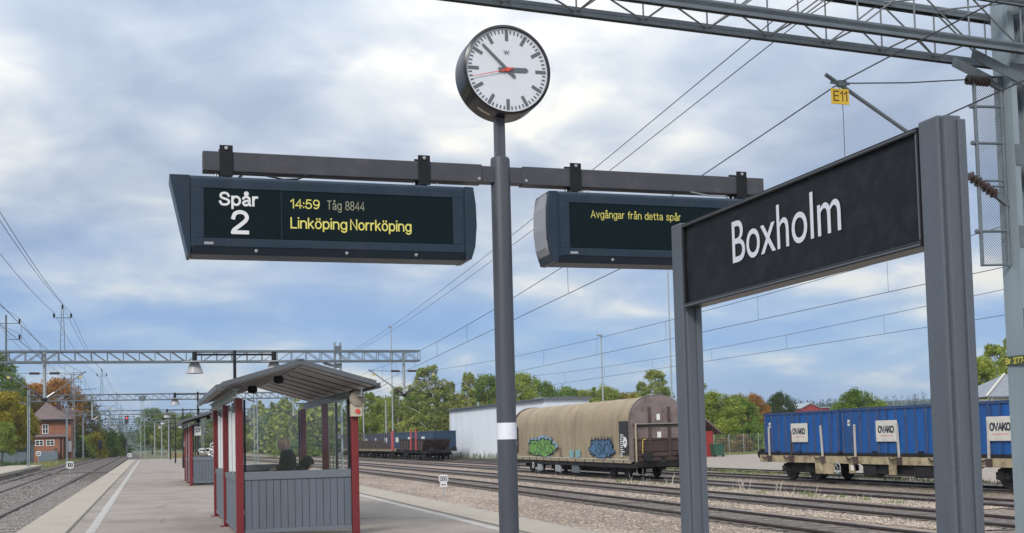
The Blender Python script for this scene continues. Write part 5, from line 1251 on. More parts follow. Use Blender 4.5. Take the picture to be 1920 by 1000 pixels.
def crown(kind, h, r, n, leaf, seed):
    rnd = random.Random(seed); V = []; Fc = []; cl = []
    if kind == 'cone':
        for k in range(30):
            t = k/29; z = h*(.08+.9*t); rr = r*(1-t)**.85*rnd.uniform(.8, 1.1)
            for j in range(max(2, int(9*(1-t)))):
                a = rnd.uniform(0, 6.28); cl.append((Vector((rr*.72*math.cos(a), rr*.72*math.sin(a), z-rr*.12)), rr*.42+.12, .22))
    else:
        z0 = {'round': .22, 'birch': .16, 'bush': .02}[kind]
        m = {'round': 120, 'birch': 170, 'bush': 80}[kind]
        for k in range(m):
            t = rnd.random()**.9
            if kind == 'birch': prof = min(1, t/.2+.35)**.6*(1-t*.93)**.62*1.12
            elif kind == 'round': prof = math.sin(math.pi*(.12+.84*t))**.6
            else: prof = math.cos(t*1.45)**.5
            a = rnd.uniform(0, 6.28); q = prof*r*math.sqrt(rnd.uniform(.18, 1))*rnd.uniform(.85, 1.12)
            z = h*(z0+(1-z0)*t*.96)
            cl.append((Vector((q*math.cos(a), q*math.sin(a), z)), r*rnd.uniform(.16, .31)*(1-.5*t if kind == 'birch' else 1), .75))
    tot = sum(c[1]**2 for c in cl)
    for c, cr_, sq in cl:
        for i in range(int(n*cr_*cr_/tot)+2):
            d = Vector((rnd.gauss(0, 1), rnd.gauss(0, 1), rnd.gauss(0, 1)))
            d = d.normalized()*cr_*rnd.random()**.4; d.z *= sq
            if kind == 'birch': d.z -= abs(rnd.gauss(0, .35))*cr_
            p = c+d
            if p.z < .05: p.z = .05
            s = leaf*rnd.uniform(.55, 1.25)
            u = Vector((rnd.gauss(0, 1), rnd.gauss(0, 1), rnd.gauss(0, .6))).normalized(); w_ = u.cross(Vector((rnd.gauss(0, 1), rnd.gauss(0, 1), rnd.gauss(0, 1)))).normalized()
            o = len(V); V += [p-u*s*.5, p+w_*s*.32, p+u*s*.5, p-w_*s*.3]; Fc.append((o, o+1, o+2, o+3))
    return V, Fc, cl
def proto(kind, h, r, n, leaf, seed):
    V, Fc, cl = crown(kind, h, r, n, leaf, seed); rnd = random.Random(seed+99)
    cm = bpy.data.meshes.new('crown'); cm.from_pydata([tuple(v) for v in V], [], Fc); cm.materials.append(bark)
    t = MB(); zt = {'cone': .97, 'birch': .86, 'round': .62, 'bush': .4}[kind]*h; r0 = h*.014+.04
    P = [Vector((rnd.uniform(-.03, .03)*h*.3*k/6, rnd.uniform(-.03, .03)*h*.3*k/6, -.3+(zt+.3)*k/6)) for k in range(7)]
    t.tube(P, r0, 8, r0*.22)
    if kind != 'cone':
        for c, cr_, _ in rnd.sample(cl, min(len(cl), 18)):
            k = max(.15, min(.85, (c.z/h-.12))); b = P[0].lerp(P[-1], min(.95, k*.9)); i = min(5, int(k*6)); b = P[i].lerp(P[i+1], .5)
            if b.z > c.z: b = P[1]
            mid = b.lerp(c, .5)+Vector((0, 0, .06*h*rnd.random())); t.tube([b, mid, c], r0*.38, 5, r0*.07)
    return cm, t.mesh('trunk', bark, True), h, r
PR = {
 'roundA': proto('round', 11, 4.6, 13000, .36, 1), 'roundB': proto('round', 9.5, 4.4, 13000, .35, 2), 'birchA': proto('birch', 14, 3.6, 15000, .32, 3), 'birchB': proto('birch', 12, 2.9, 12000, .30, 4), 'birchC': proto('birch', 13, 3.9, 13000, .32, 12),
 'coneA': proto('cone', 13, 2.6, 6500, .40, 5), 'bushA': proto('bush', 4, 3.2, 6000, .30, 6), 'bushB': proto('bush', 3.2, 2.4, 4500, .26, 7), 'roundC': proto('round', 10, 3.6, 7500, .36, 8),
}
def tree(px, Y, top, key, lm, label, wpx=None, cat='tree', group='trees around the station', base=GZ, name=None):
    cm, tm, h, r = PR[key]; p = onY(px, 850, Y); H = onY(px, top, Y).z-base; k = H/h
    kr = (wpx/2*Y/F_PX*1.02/r) if wpx else k
    kr = max(.62*k, min(1.7*k, kr))
    t = thing(name or {'b': 'birch_tree', 'c': 'conifer_tree', 'r': 'broadleaf_tree'}[key[0]] if not key.startswith('bush') else (name or 'leafy_bush'), label, cat, (p.x, Y, base), random.uniform(0, 6.28), group)
    for nm, me, m in (('trunk', tm, birchbark if key.startswith('birch') else bark), ('crown', cm, LM[lm])):
        o = link(nm, me, t); o.scale = (kr, kr, k)
        o.material_slots[0].link = 'OBJECT'; o.material_slots[0].material = m
    return t
def bush(px, Y, top, key, lm, label, wpx=None, group='bushes around the yard', base=GZ): return tree(px, Y, top, key, lm, label, wpx, 'bush', group, base, 'leafy_bush')
# left, around the brick house
tree(-6, 235, 668, 'roundA', 'green', 'tall dark green tree at the left picture edge, above the orange ones', 95)
tree(62, 250, 722, 'roundB', 'orange', 'orange-brown autumn tree behind the left half of the brick house roof', 95)
tree(112, 256, 714, 'roundA', 'orange', 'orange autumn tree rising just behind the brick house chimney', 90)
tree(30, 246, 716, 'roundC', 'olive', 'olive autumn tree between the dark green and the orange trees', 70)
tree(8, 186, 738, 'roundA', 'yellow', 'yellow-green tree at the left edge, in front of the brick house', 95)
tree(40, 192, 758, 'roundC', 'yellow', 'yellow-brown tree touching the left corner of the brick house', 52)
tree(4, 176, 790, 'roundC', 'fresh', 'low fresh green tree at the left edge above the grey fence', 50)
tree(158, 262, 748, 'roundC', 'olive', 'dull green tree right of the brick house roof', 62)
tree(146, 240, 770, 'coneA', 'dark', 'narrow dark tree close behind the right wall of the brick house')
tree(188, 300, 776, 'coneA', 'needle', 'dark pointed spruce right of the brick house')
tree(176, 310, 786, 'coneA', 'needle', 'smaller dark spruce just left of the pointed one')
bush(178, 252, 812, 'bushA', 'yellow', 'bright yellow bush right of the brick house', 42)
bush(160, 245, 818, 'bushB', 'fresh', 'light green bush between the brick house and the yellow bush', 34)
bush(203, 268, 806, 'bushA', 'green', 'green bush right of the yellow bush along the main line', 44)
bush(222, 300, 812, 'bushA', 'dark', 'dark green bush farther along the left of the main line', 40)
bush(110, 214, 831, 'bushB', 'fresh', 'small green bush in front of the brick house extension', 34)
# behind and beside the shelters
for a in ((286, 330, 768, 'roundA', 'green', 'rounded green tree just right of the far lattice mast', 62), (318, 300, 770, 'birchC', 'birch', 'tall pale green birch left of the farther shelter', 66), (348, 320, 778, 'roundB', 'green', 'green tree behind the white notice pole', 60),
          (382, 310, 770, 'birchA', 'birch', 'birch seen over the farther shelter roof', 60), (430, 290, 765, 'roundA', 'green', 'green tree hidden mostly by the left shelter posts', 80), (482, 280, 757, 'birchC', 'birch', 'pale birch seen through the left of the shelter glass', 70),
          (528, 270, 760, 'roundA', 'green', 'green tree seen through the shelter glass above the blond head', 80), (575, 265, 752, 'birchA', 'birch', 'birch seen through the middle of the shelter glass', 66), (625, 255, 765, 'roundB', 'fresh', 'light green tree seen through the right of the shelter glass', 70),
          (672, 240, 752, 'birchB', 'birch', 'slim birch just right of the loudspeaker', 54), (694, 215, 732, 'birchB', 'fresh', 'slim light green birch above the rusty stake wagon', 52), (722, 230, 745, 'roundC', 'fresh', 'light green tree above the red post of the stake wagon', 60),
          (748, 205, 722, 'birchC', 'birch', 'birch left of the tallest birch', 66), (806, 190, 680, 'birchA', 'birch', 'tallest birch, rising above the hopper wagon', 112), (778, 215, 730, 'roundC', 'green', 'green tree at the left foot of the tallest birch', 64),
          (845, 215, 712, 'birchB', 'birch', 'slim birch between the tallest birch and the pointed one', 56), (881, 192, 694, 'birchB', 'birch', 'pointed birch above the left end of the white shed', 60), (862, 230, 742, 'roundB', 'olive', 'low yellowish tree above the left corner of the white shed', 70),
          (915, 210, 706, 'roundA', 'green', 'green tree above the white shed, left of the clock post', 80), (905, 240, 736, 'roundB', 'yellow', 'yellowing tree just left of the clock post above the shed', 60),
          (978, 200, 704, 'roundA', 'fresh', 'broad light green tree right of the clock post above the shed', 92), (1016, 215, 712, 'roundC', 'green', 'green tree next to the broad light one above the shed roof', 66), (950, 195, 745, 'roundC', 'olive', 'low olive tree behind the clock post', 60),
          (1062, 235, 728, 'roundB', 'green', 'green tree above the middle of the tarpaulin wagon', 80), (1098, 240, 734, 'roundA', 'fresh', 'light green tree left of the tall light mast', 76), (1140, 225, 724, 'roundC', 'fresh', 'light green tree just right of the tall light mast', 62),
          (1172, 230, 738, 'roundB', 'olive', 'olive tree above the right part of the tarpaulin wagon', 70), (1196, 215, 735, 'roundC', 'yellow', 'small yellowish tree left of the loose tall birch', 46), (1232, 178, 690, 'birchC', 'birch', 'tall loose birch above the end of the tarpaulin wagon', 104), (1206, 200, 712, 'birchB', 'birch', 'slim birch on the left of the loose tall one', 50),
          (1308, 160, 684, 'birchB', 'green', 'tall slim tree just right of the left sign post', 66), (1345, 145, 738, 'roundB', 'fresh', 'big light green tree above the red hut', 110), (1388, 150, 748, 'roundA', 'green', 'green tree between the red hut and the blue containers', 90),
          (1413, 190, 741, 'roundB', 'orange', 'orange autumn tree left of the red barn', 68), (1385, 195, 742, 'roundB', 'olive', 'olive tree touching the orange one left of the red barn', 66), (1468, 200, 738, 'roundB', 'dark', 'round dark green tree just left of the red barn', 66), (1486, 205, 769, 'roundC', 'orange', 'small orange tree beside the round dark green one', 20),
          (1612, 120, 733, 'roundB', 'green', 'round green tree above the middle blue container', 100), (1650, 150, 752, 'roundC', 'fresh', 'light green tree right of the round one above the containers', 60), (1580, 150, 756, 'roundC', 'green', 'lower green tree right of the red barn', 60),
          (1872, 92, 640, 'birchC', 'fresh', 'tall light green tree behind the grey-roofed house', 116), (1906, 98, 622, 'birchA', 'birch', 'taller birch partly hidden by the right-hand mast', 70), (1832, 96, 716, 'roundC', 'orange', 'autumn-tinted tree left of the grey-roofed house', 44), (1846, 90, 674, 'roundA', 'fresh', 'green tree between the sign post and the grey-roofed house', 96)):
    tree(*a[:6], wpx=a[6])
for a in ((1335, 118, 795, 'bushA', 'green', 'bush right behind the green bin', 60), (1368, 116, 785, 'bushA', 'fresh', 'tall fresh bush behind the wire fence', 70), (1405, 114, 796, 'bushB', 'green', 'bush left of the blue containers', 60), (1392, 112, 815, 'bushB', 'dry', 'dry brownish bush at the wire fence', 50), (1430, 120, 790, 'bushA', 'green', 'bush half hidden by the leftmost blue container', 60), (1358, 110, 822, 'bushB', 'dry', 'low dry bush right of the green bin', 40)):
    bush(*a[:6], wpx=a[6])
for i, (px, w_) in enumerate(((560, 90), (650, 80), (705, 70), (745, 70), (790, 70))):
    bush(px, 178+i*2, 822, 'bushA', ('green', 'dark', 'green', 'birch', 'green')[i], ['low hedge bush seen through the shelter glass', 'low hedge bush beside the right shelter post', 'low hedge bush behind the stake wagon', 'low hedge bush behind the red post', 'low hedge bush behind the hopper wagon'][i], w_)

# distant woods, one mass
def wood(name, label, m, spots, leafn, seed):
    rnd = random.Random(seed); V = []; Fc = []
    for (x, y, z, h, r) in spots:
        con = rnd.random() < .55
        for i in range(leafn):
            t = rnd.random(); rr = r*((1-t)**.9 if con else math.sin(math.pi*(.1+.85*t))**.6)*math.sqrt(rnd.random()); a = rnd.uniform(0, 6.28)
            p = Vector((x+rr*math.cos(a), y+rr*math.sin(a), z+h*(.05+.95*t))); s = r*rnd.uniform(.22, .42)
            u = Vector((rnd.gauss(0, 1), rnd.gauss(0, 1), rnd.gauss(0, .7))).normalized(); w_ = u.cross(Vector((rnd.gauss(0, 1), rnd.gauss(0, 1), rnd.gauss(0, 1)))).normalized()
            o = len(V); V += [p-u*s*.5, p+w_*s*.35, p+u*s*.5, p-w_*s*.35]; Fc.append((o, o+1, o+2, o+3))
    me = bpy.data.meshes.new(name); me.from_pydata([tuple(v) for v in V], [], Fc); me.materials.append(m)
    return tag(link(name, me), label, 'woods', kind='stuff')
rnd = random.Random(21)
# hills under the farthest woods
hm = MB(); hy = [560, 700, 850, 1000, 1300, 1700]; hz = [-1, 3, 10, 16, 22, 24]
def hillz(x, y):
    base = 0
    for (a, b), (c_, d) in zip(zip(hy, hz), zip(hy[1:], hz[1:])):
        if a <= y <= c_: base = b+(d-b)*(y-a)/(c_-a)
    return base*(.65+.35*math.sin(x/170+1)+.18*math.sin(x/61)+.9*max(0, min(1, (x-330)/200)))-1
xs_ = list(range(-700, 1301, 50)); vs = [(x, y, hillz(x, y)) for y in hy for x in xs_]; nx = len(xs_)
struct('hills', MB().add(vs, [(j*nx+i, j*nx+i+1, (j+1)*nx+i+1, (j+1)*nx+i) for j in range(len(hy)-1) for i in range(nx-1)]), mat('forest_floor', (.035, .055, .028), .95, 0, .3, .05), True)
wood('far_wood', 'dark conifer wood covering the distant hills on the right', leafmat('wood_far', (.022, .045, .024), (.06, .09, .04)), [(x, y, hillz(x, y)-.5, rnd.uniform(11, 17), rnd.uniform(2.4, 3.8)) for x, y in [(rnd.uniform(-500, 1000) if k % 3 else rnd.uniform(380, 860), rnd.uniform(640, 1100)) for k in range(2000)]], 44, 1)
wood('lineside_wood', 'mixed green wood at the far end of the tracks', leafmat('wood_mid', (.04, .07, .025), (.11, .15, .05)), [(x, rnd.uniform(430, 560), -1, rnd.uniform(9, 15), rnd.uniform(2.6, 4.2)) for x in [rnd.uniform(-160, -34) for _ in range(120)]+[rnd.uniform(8, 330) for _ in range(260)]], 90, 2)
wood('lineside_wood', 'green scrub lining the bend of the main line', leafmat('wood_near', (.05, .085, .022), (.15, .18, .05)), [(x, y, -1, rnd.uniform(4, 9), rnd.uniform(2, 3.4)) for x, y in [(rnd.uniform(-34, -22)-max(0, y-380)*.12, y) for y in [rnd.uniform(280, 520) for _ in range(46)]]+[(rnd.uniform(13, 40)+(360-y)*.06, y) for y in [rnd.uniform(335, 440) for _ in range(60)]]], 150, 3)
wood('lineside_wood', 'wood closing the view where the main line bends away', leafmat('wood_mid', (.04, .07, .025), (.11, .15, .05)), [(rnd.uniform(-90, 20), rnd.uniform(600, 660), -1, rnd.uniform(8, 14), rnd.uniform(2.6, 4.0)) for _ in range(90)], 90, 4)

rnd = random.Random(77)
wood('yard_wood', 'continuous green wood behind the shed and the wagons', leafmat('wood_yard', (.16, .21, .05), (.36, .37, .09)), [(x, 240+rnd.uniform(0, 60)-max(0, x-60)*.3, -1, rnd.uniform(7.5, 13.5), rnd.uniform(2.4, 4.2)) for x in [rnd.uniform(24, 100) for _ in range(160)]], 260, 5)
wood('house_wood', 'green wood behind the brick house, left of the main line', leafmat('wood_house', (.07, .11, .03), (.20, .21, .05)), [(x, 290+rnd.uniform(0, 60), -1, rnd.uniform(7, 13), rnd.uniform(2.6, 4.2)) for x in [rnd.uniform(-70, -24) for _ in range(40)]], 230, 6)
# ------------------------------------------------------------------ weeds
rnd = random.Random(8)
tufts('weeds', 'pale dry weeds growing between the sidings', mat('dry_weed', (.46, .42, .34), .9, island=.3), [(x, y, GZ, k) for x, y, k in [(20.6, 37.6, 1.2), (21.0, 35.8, 1.0), (20.9, 35.0, .8), (21.0, 33.6, .9), (20.9, 38.8, .8), (20.8, 42.8, 1.1), (20.7, 43.6, 1.2), (20.7, 46.5, 1.0), (20.6, 48.2, 1.1), (20.8, 51, .8), (20.7, 30.2, .7), (16.2, 31, .4), (16.4, 38, .5), (20.8, 58, .8), (20.9, 62, .7)]], 8, .45, .3, .004)
tufts('weeds', 'green weeds between the sidings near the blue containers', mat('green_weed', (.13, .18, .05), .9, island=.4), [(20.7+rnd.uniform(-.5, .5), 28+rnd.random()*30, GZ, rnd.uniform(.5, 1.1)) for _ in range(46)]+[(25.1+rnd.uniform(-.3, .3), 30+rnd.random()*26, GZ, rnd.uniform(.4, .8)) for _ in range(20)], 26, .17, .22, .01)
tufts('weeds', 'tall weeds along the foot of the white shed', mat('shed_weed', (.11, .13, .05), .9, island=.4), [(33.2+rnd.uniform(-.4, .4), 98+rnd.random()*36, GZ, rnd.uniform(.4, 1.3)) for _ in range(70)], 9, .7, .6, .02)
tufts('weeds', 'rough dry grass along the left of the main line', mat('verge_grass', (.20, .20, .07), .9, island=.4), [(lx(140)-rnd.uniform(.3, 3.5)-rnd.uniform(0, .5), 142+rnd.random()*140, GZ, rnd.uniform(.5, 1.3)) for _ in range(330)], 34, .42, .9, .03)
tufts('weeds', 'dry grass beyond the end of the platform', mat('end_grass', (.28, .21, .09), .9, island=.4), [(rnd.uniform(4.5, 12), 190+rnd.random()*110, GZ, rnd.uniform(.5, 1.3)) for _ in range(200)], 30, .45, 1.0, .03)
tufts('weeds', 'green plants below the grey fence on the left', mat('nettles', (.10, .16, .045), .9, island=.4), [(rnd.uniform(-23, -16.5), 176+rnd.random()*8, GZ, rnd.uniform(.4, .9)) for _ in range(40)], 30, .9, .8, .04)
tufts('weeds', 'short grass at the edge of the pale yard', mat('yard_grass', (.17, .19, .07), .9, island=.4), [(29.8+rnd.uniform(-.6, .9), 28+rnd.random()*60, GZ, rnd.uniform(.4, 1)) for _ in range(160)]+[(rnd.uniform(36, 60), 97+rnd.random()*7, GZ, rnd.uniform(.5, 1.4)) for _ in range(220)], 30, .2, .7, .02)
# ------------------------------------------------------------------ buildings
brick = mat('red_brick', (.27, .115, .065), .85, 0, .16, 1.3, .2, 8, dirt=(.20, .075, .05), dscale=.8, damt=.6)
roofbr = mat('brown_roof', (.15, .105, .095), .8, 0, .2, 1.2, dirt=(.09, .065, .06), dscale=.9, damt=.6)
wht = mat('white_paint', (.70, .70, .68), .6, 0, .05, 2); winm = mat('window_glass', (.02, .024, .028), .1, 0, .1, 2)
shedw = mat('white_sheet', (.60, .65, .70), .55, 0, .06, .6, dirt=(.46, .50, .54), dscale=.5, damt=.5, streak=True); fasc = mat('shed_fascia', (.10, .115, .13), .6)
redw = mat('falu_red', (.28, .035, .03), .8, 0, .12, 2, streak=True); roofgr = mat('grey_tile', (.22, .235, .26), .7, 0, .14, 2, dirt=(.16, .17, .18), dscale=1.5, damt=.5)
def window(par, cx, y, z0, w_, h, m=wht, cols=2, rows=2, arch=False):
    f = MB(); t = .11
    f.box(cx-w_/2-t, cx+w_/2+t, y-.06, y-.02, z0+h, z0+h+t); f.box(cx-w_/2-t, cx+w_/2+t, y-.06, y-.02, z0-t, z0)
    f.box(cx-w_/2-t, cx-w_/2, y-.06, y-.02, z0+.001, z0+h-.001); f.box(cx+w_/2, cx+w_/2+t, y-.06, y-.02, z0+.001, z0+h-.001)
    for k in range(1, cols): f.box(cx-w_/2+w_*k/cols-.045, cx-w_/2+w_*k/cols+.045, y-.058, y-.022, z0+.002, z0+h-.002)
    for k in range(1, rows): f.box(cx-w_/2, cx+w_/2, y-.056, y-.024, z0+h*k/rows-.035, z0+h*k/rows+.035)
    o = f.build('window', m, par); MB().box(cx-w_/2, cx+w_/2, y-.019, y-.004, z0, z0+h).build('pane', winm, o)
    if arch: MB().lathe([(w_/2-.02, y-.05), (w_/2+.13, y-.05), (w_/2+.13, y-.02)], (cx, 0, z0+h-.25), 20, 'y').build('arch', m, o)
    return o
hb = onZ(100, 862, GZ)
HY = 212; hx0, hx1 = onY(66, 850, HY).x, onY(133, 850, HY).x; HXc = (hx0+hx1)/2; HWd = hx1-hx0
ez = onY(100, 787, HY).z; az = onY(83, 752, HY).z
H = thing('brick_house', 'two-storey red brick house with hipped brown roof, left of the main line', 'house', (HXc, HY, GZ))
e_, a_ = ez-GZ, az-GZ; hw = HWd/2; dp = 7.0
MB().box(-hw, hw, 0, dp, 0, e_).build('wall', brick, H)
rf = MB().add([(-hw-1.0, -.7, e_), (hw+.45, -.7, e_), (hw+.45, dp+.7, e_), (-hw-1.0, dp+.7, e_), (-hw+1.6, dp/2, a_), (hw-4.4, dp/2, a_)], [(0, 1, 5, 4), (1, 2, 5), (2, 3, 4, 5), (3, 0, 4), (0, 3, 2, 1)]).build('roof', roofbr, H)
MB().box(-hw-1.0, hw+.47, -.74, -.701, e_-.28, e_+.04).build('eaves_board', M['blackm'], rf)
MB().box(hw-2.6, hw-1.8, dp/2-.5, dp/2+.3, e_+.8, a_+.1).build('chimney', mat('dark_brick', (.07, .04, .035), .9), rf)
MB().box(hw-2.4, hw+.2, dp+1.2, dp+2.2, e_+.4, e_+2.2).build('dormer', roofbr, rf)
px2x = lambda px: onY(px, 800, HY).x-HXc; pz = lambda y: onY(100, y, HY).z-GZ
window(H, px2x(85), 0, pz(812), px2x(89)-px2x(80), pz(797)-pz(812))
xw0, xw1 = px2x(62), px2x(120); zt = pz(820)
MB().box(xw0, xw1, -2.6, -.01, 0, zt).build('extension', brick, H)
MB().prism([(-3.0, zt), (-3.0, zt+.12), (-.01, zt+.55), (-.01, zt)], 'x', xw0-.3, xw1+.35).build('extension_roof', roofbr, H)
for px in (77, 97): window(H, px2x(px)-.05, -2.6, pz(834.5), 1.1, .75, arch=False)
MB().box(px2x(104), px2x(109.5), -2.66, -2.605, 0, 2.2).build('door', mat('brown_door', (.06, .035, .03), .7), H)
MB().box(px2x(128), px2x(134), -.5, -.02, pz(848), pz(828)).build('bay_window', wht, H)
for x in (px2x(116), px2x(124)): MB().tube([(x, -.12 if x > xw1 else -2.72, .2), (x, -.12 if x > xw1 else -2.72, (e_ if x > xw1 else zt)-.1)], .09, 6).build('downpipe', M['blackm'], H)
hut = thing('platform_hut', 'small flat-roofed grey hut with white graffiti behind the left fence', 'hut', (onY(40, 850, 190).x, 190, GZ))
MB().box(-1.6, 1.6, 0, 2.4, 0, 3.1).build('wall', mat('hut_grey', (.13, .145, .155), .8, 0, .2, 2), hut)
MB().box(-1.85, 1.85, -.25, 2.6, 3.1, 3.28).build('roof', M['greyboard'], hut)
for x in (1.1, 1.5): MB().box(x-.13, x+.13, -.08, -.01, 0, 3.05).build('pilaster', M['galvl'], hut)
gq = MB(); rq = random.Random(2)
for i in range(11): x = -1.4+i*.22; gq.bar((x, -.012-.001*i, 1.1+rq.random()*.2), (x+rq.uniform(-.2, .35), -.012-.001*i, 1.6+rq.random()*.35), .004, .16, (0, 1, 0))
tag(gq.build('graffiti', M['paper'], hut), kind='stuff')
fe = thing('board_fence', 'pale grey vertical board fence below the trees on the left', 'fence', (-24.5, 181, GZ))
fm = mat('fence_grey', (.36, .40, .43), .8, 0, .12, 1.5, streak=True)
fpts = [(-26, 176), (-18.6, 186), (-15.2, 203), (-13.7, 225), (-13.9, 262)]
for (xa, ya), (xb, yb) in zip(fpts, fpts[1:]):
    d = Vector((xb-xa, yb-ya)); n = max(1, int(d.length/2.4))
    for k in range(n):
        if (xa, ya) == (-18.6, 186) and k in (2, 3): continue
        sec = MB(); m_ = 10
        for j in range(m_):
            t0, t1 = (k+j/m_+.006)/n, (k+(j+1)/m_-.006)/n
            sec.bar((xa+d.x*t0+24.5, ya+d.y*t0-181, .9), (xa+d.x*t1+24.5, ya+d.y*t1-181, .9), .03, 1.75+.03*(j % 3))
        tag(sec.build('fence_panel', fm, fe), kind='stuff')
rs = thing('round_sign', 'round red and white sign standing by the graffitied hut', 'sign', (onY(19, 850, 180).x, 180, GZ))
MB().tube([(0, 0, 0), (0, 0, 2.6)], .05, 6).build('post', M['galvl'], rs); MB().lathe([(0, -.08), (.42, -.08), (.42, -.05)], (0, 0, 2.3), 18, 'y').build('disc', mat('sign_rust', (.22, .08, .05), .6), rs)
MB().lathe([(0, -.085), (.26, -.085)], (0, 0, 2.3), 16, 'y').build('disc_centre', M['blackm'], rs)

sh_ = thing('white_shed', 'long white corrugated shed behind the tarpaulin wagon', 'shed', (34.3, 118, GZ))
y0, y1, hh_ = -19.2, 15.2, 5.55
MB().box(.03, 4.4, y0, y1, 0, hh_).build('wall', shedw, sh_)
for k in range(int((y1-y0)/.3)): MB().prism([(.03, y0+k*.3+.02), (-.03, y0+k*.3+.07), (-.03, y0+k*.3+.17), (.03, y0+k*.3+.22)], 'z', .02, hh_-.01).build('corrugation', shedw, sh_)
MB().prism([(-.35, hh_), (-.35, hh_+.14), (2.2, hh_+.25), (4.6, hh_+.14), (4.6, hh_)], 'y', y0-.3, y1+.35).build('roof', fasc, sh_)
MB().box(-.06, -.032, y1-.12, y1+.02, 0, hh_-.02).build('corner_trim', wht, sh_)
MB().tube([(1.5, 8, hh_+.2), (1.5, 8, hh_+.75)], .12, 8).build('vent', M['galvl'], sh_)
ax = thing('shed_annex', 'lower grey corrugated building with flat dark fascia behind the tarpaulin wagon', 'shed', (39.5, 112, GZ))
zx = onY(1030, 753, 112).z-GZ; x1_ = onY(1085, 760, 112).x-39.5; x0_ = onY(955, 760, 112).x-39.5
MB().box(x0_, x1_, 0, 10, 0, zx-.45).build('wall', mat('grey_sheet', (.36, .39, .42), .6, 0, .08, 1), ax)
for k in range(int((x1_-x0_)/.35)): MB().box(x0_+k*.35, x0_+k*.35+.14, -.05, -.001, 0, zx-.46).build('corrugation', MATS['grey_sheet'], ax)
MB().prism([(x0_-.2, zx-.45), (x0_-.2, zx-.15), ((x0_+x1_)/2, zx+.1), (x1_+.2, zx-.35), (x1_+.2, zx-.45)], 'y', -.3, 10.2).build('roof', fasc, ax)
MB().box(x0_+3.2, x0_+4.4, .5, 1.5, zx+.0, zx+.45).build('roof_unit', M['galvl'], ax)

rh = thing('red_hut', 'small red wooden hut with brown roof beside the green bin', 'hut', (onY(1318, 850, 93).x, 93, GZ))
MB().box(-2.4, 1.05, 0, 4, 0, 2.3).build('wall', redw, rh)
for k in range(17): MB().box(-2.4+k*.205, -2.4+k*.205+.05, -.03, -.001, .02, 2.28).build('batten', redw, rh)
MB().prism([(-2.9, 2.28), (-.7, 3.9), (1.75, 2.02), (1.7, 2.2), (-.7, 4.08), (-3.0, 2.42)], 'y', -.5, 4.4).build('roof', roofbr, rh)
gbn = thing('waste_bin', 'green plastic waste bin standing beside the red hut', 'bin', (onY(1345, 850, 92).x, 92, GZ))
grp = mat('green_plastic', (.025, .085, .05), .5)
MB().prism([(-.42, .1), (.42, .1), (.5, 1.0), (-.5, 1.0)], 'y', -.4, .4).build('body', grp, gbn, bevel=.03)
MB().prism([(-.53, 1.001), (.53, 1.001), (.5, 1.1), (-.5, 1.18)], 'y', -.44, .44).build('lid', grp, gbn, bevel=.02)
for x in (-.4, .4): MB().lathe([(0, -.05), (.12, -.05), (.12, .05), (0, .05)], (x, -.35, .12), 10, 'x').build('wheel', M['blackm'], gbn)
wf = thing('wire_fence', 'wire fence with thin posts in front of the bushes right of the red hut', 'fence', (50, 106, GZ))
for k in range(8):
    MB().tube([(k*1.7, 0, 0), (k*1.7, 0, 2.0)], .035, 6).build('post', M['galvl'], wf)
wmesh = MB()
for k in range(40): wmesh.tube([(k*.3, 0, .05), (k*.3, 0, 1.9)], .006, 3, cap=False)
for k in range(10): wmesh.tube([(0, 0, .1+k*.2), (11.9, 0, .1+k*.2)], .006, 3, cap=False)
tag(wmesh.build('wire_netting', M['galvl'], wf), kind='stuff')
ba = thing('red_barn', 'red gabled barn with pale roof showing above the leftmost blue container', 'barn', (onY(1521, 800, 300).x, 300, GZ))
zr, zev = onY(1530, 757, 300).z-GZ, onY(1507, 766, 300).z-GZ
bw = onY(1540, 770, 300).x-onY(1505, 770, 300).x
MB().prism([(-bw/2, 0), (bw/2, 0), (bw/2, zev), (0, zr), (-bw/2, zev)], 'y', 0, 14).build('wall', redw, ba)
MB().prism([(-bw/2-.4, zev-.15), (0, zr+.02), (bw/2+.4, zev-.15), (bw/2+.4, zev+.1), (0, zr+.3), (-bw/2-.4, zev+.1)], 'y', -.4, 14.4).build('roof', M['galvl'], ba)
MB().box(bw/2+.01, bw/2+4.5, 2, 13, 0, zev+.1).build('side_wing', redw, ba); MB().box(bw/2+.42, bw/2+4.8, 1.6, 13.4, zev+.1, zev+.35).build('wing_roof', M['galvl'], ba)
gh = thing('grey_roofed_house', 'white boarded house with grey hipped roof behind the right-hand mast', 'house', (66, 70, GZ))
X0 = onY(1852, 744, 70).x-66; ze = onY(1875, 744, 70).z-GZ; zr = ze+1.75
MB().box(X0+.35, X0+14, .4, 4.0, 0, ze-.15).build('wall', wht, gh)
for k in range(60): MB().box(X0+.35+k*.22, X0+.35+k*.22+.05, .37, .399, .02, ze-.17).build('batten', wht, gh)
rf = MB().add([(X0-.1, 0, ze), (X0+14.4, 0, ze), (X0+14.4, 4.4, ze), (X0-.1, 4.4, ze), (X0+3.5, 2.2, zr), (X0+10.8, 2.2, zr)], [(0, 1, 5, 4), (1, 2, 5), (2, 3, 4, 5), (3, 0, 4), (0, 3, 2, 1)]).build('roof', roofgr, gh)
MB().bar((X0-.1, 0, ze+.07), (X0+3.5, 2.2, zr+.07), .16, .08).build('hip_capping', mat('pale_capping', (.52, .50, .42), .6), rf)
MB().tube([(X0-.1, -.07, ze-.03), (X0+14.4, -.07, ze-.03)], .075, 8).build('gutter', M['galvd'], rf)
MB().tube([(X0+.3, -.05, ze-.05), (X0+.6, .3, ze-.5), (X0+.6, .3, .1)], .06, 6).build('downpipe', wht, gh)

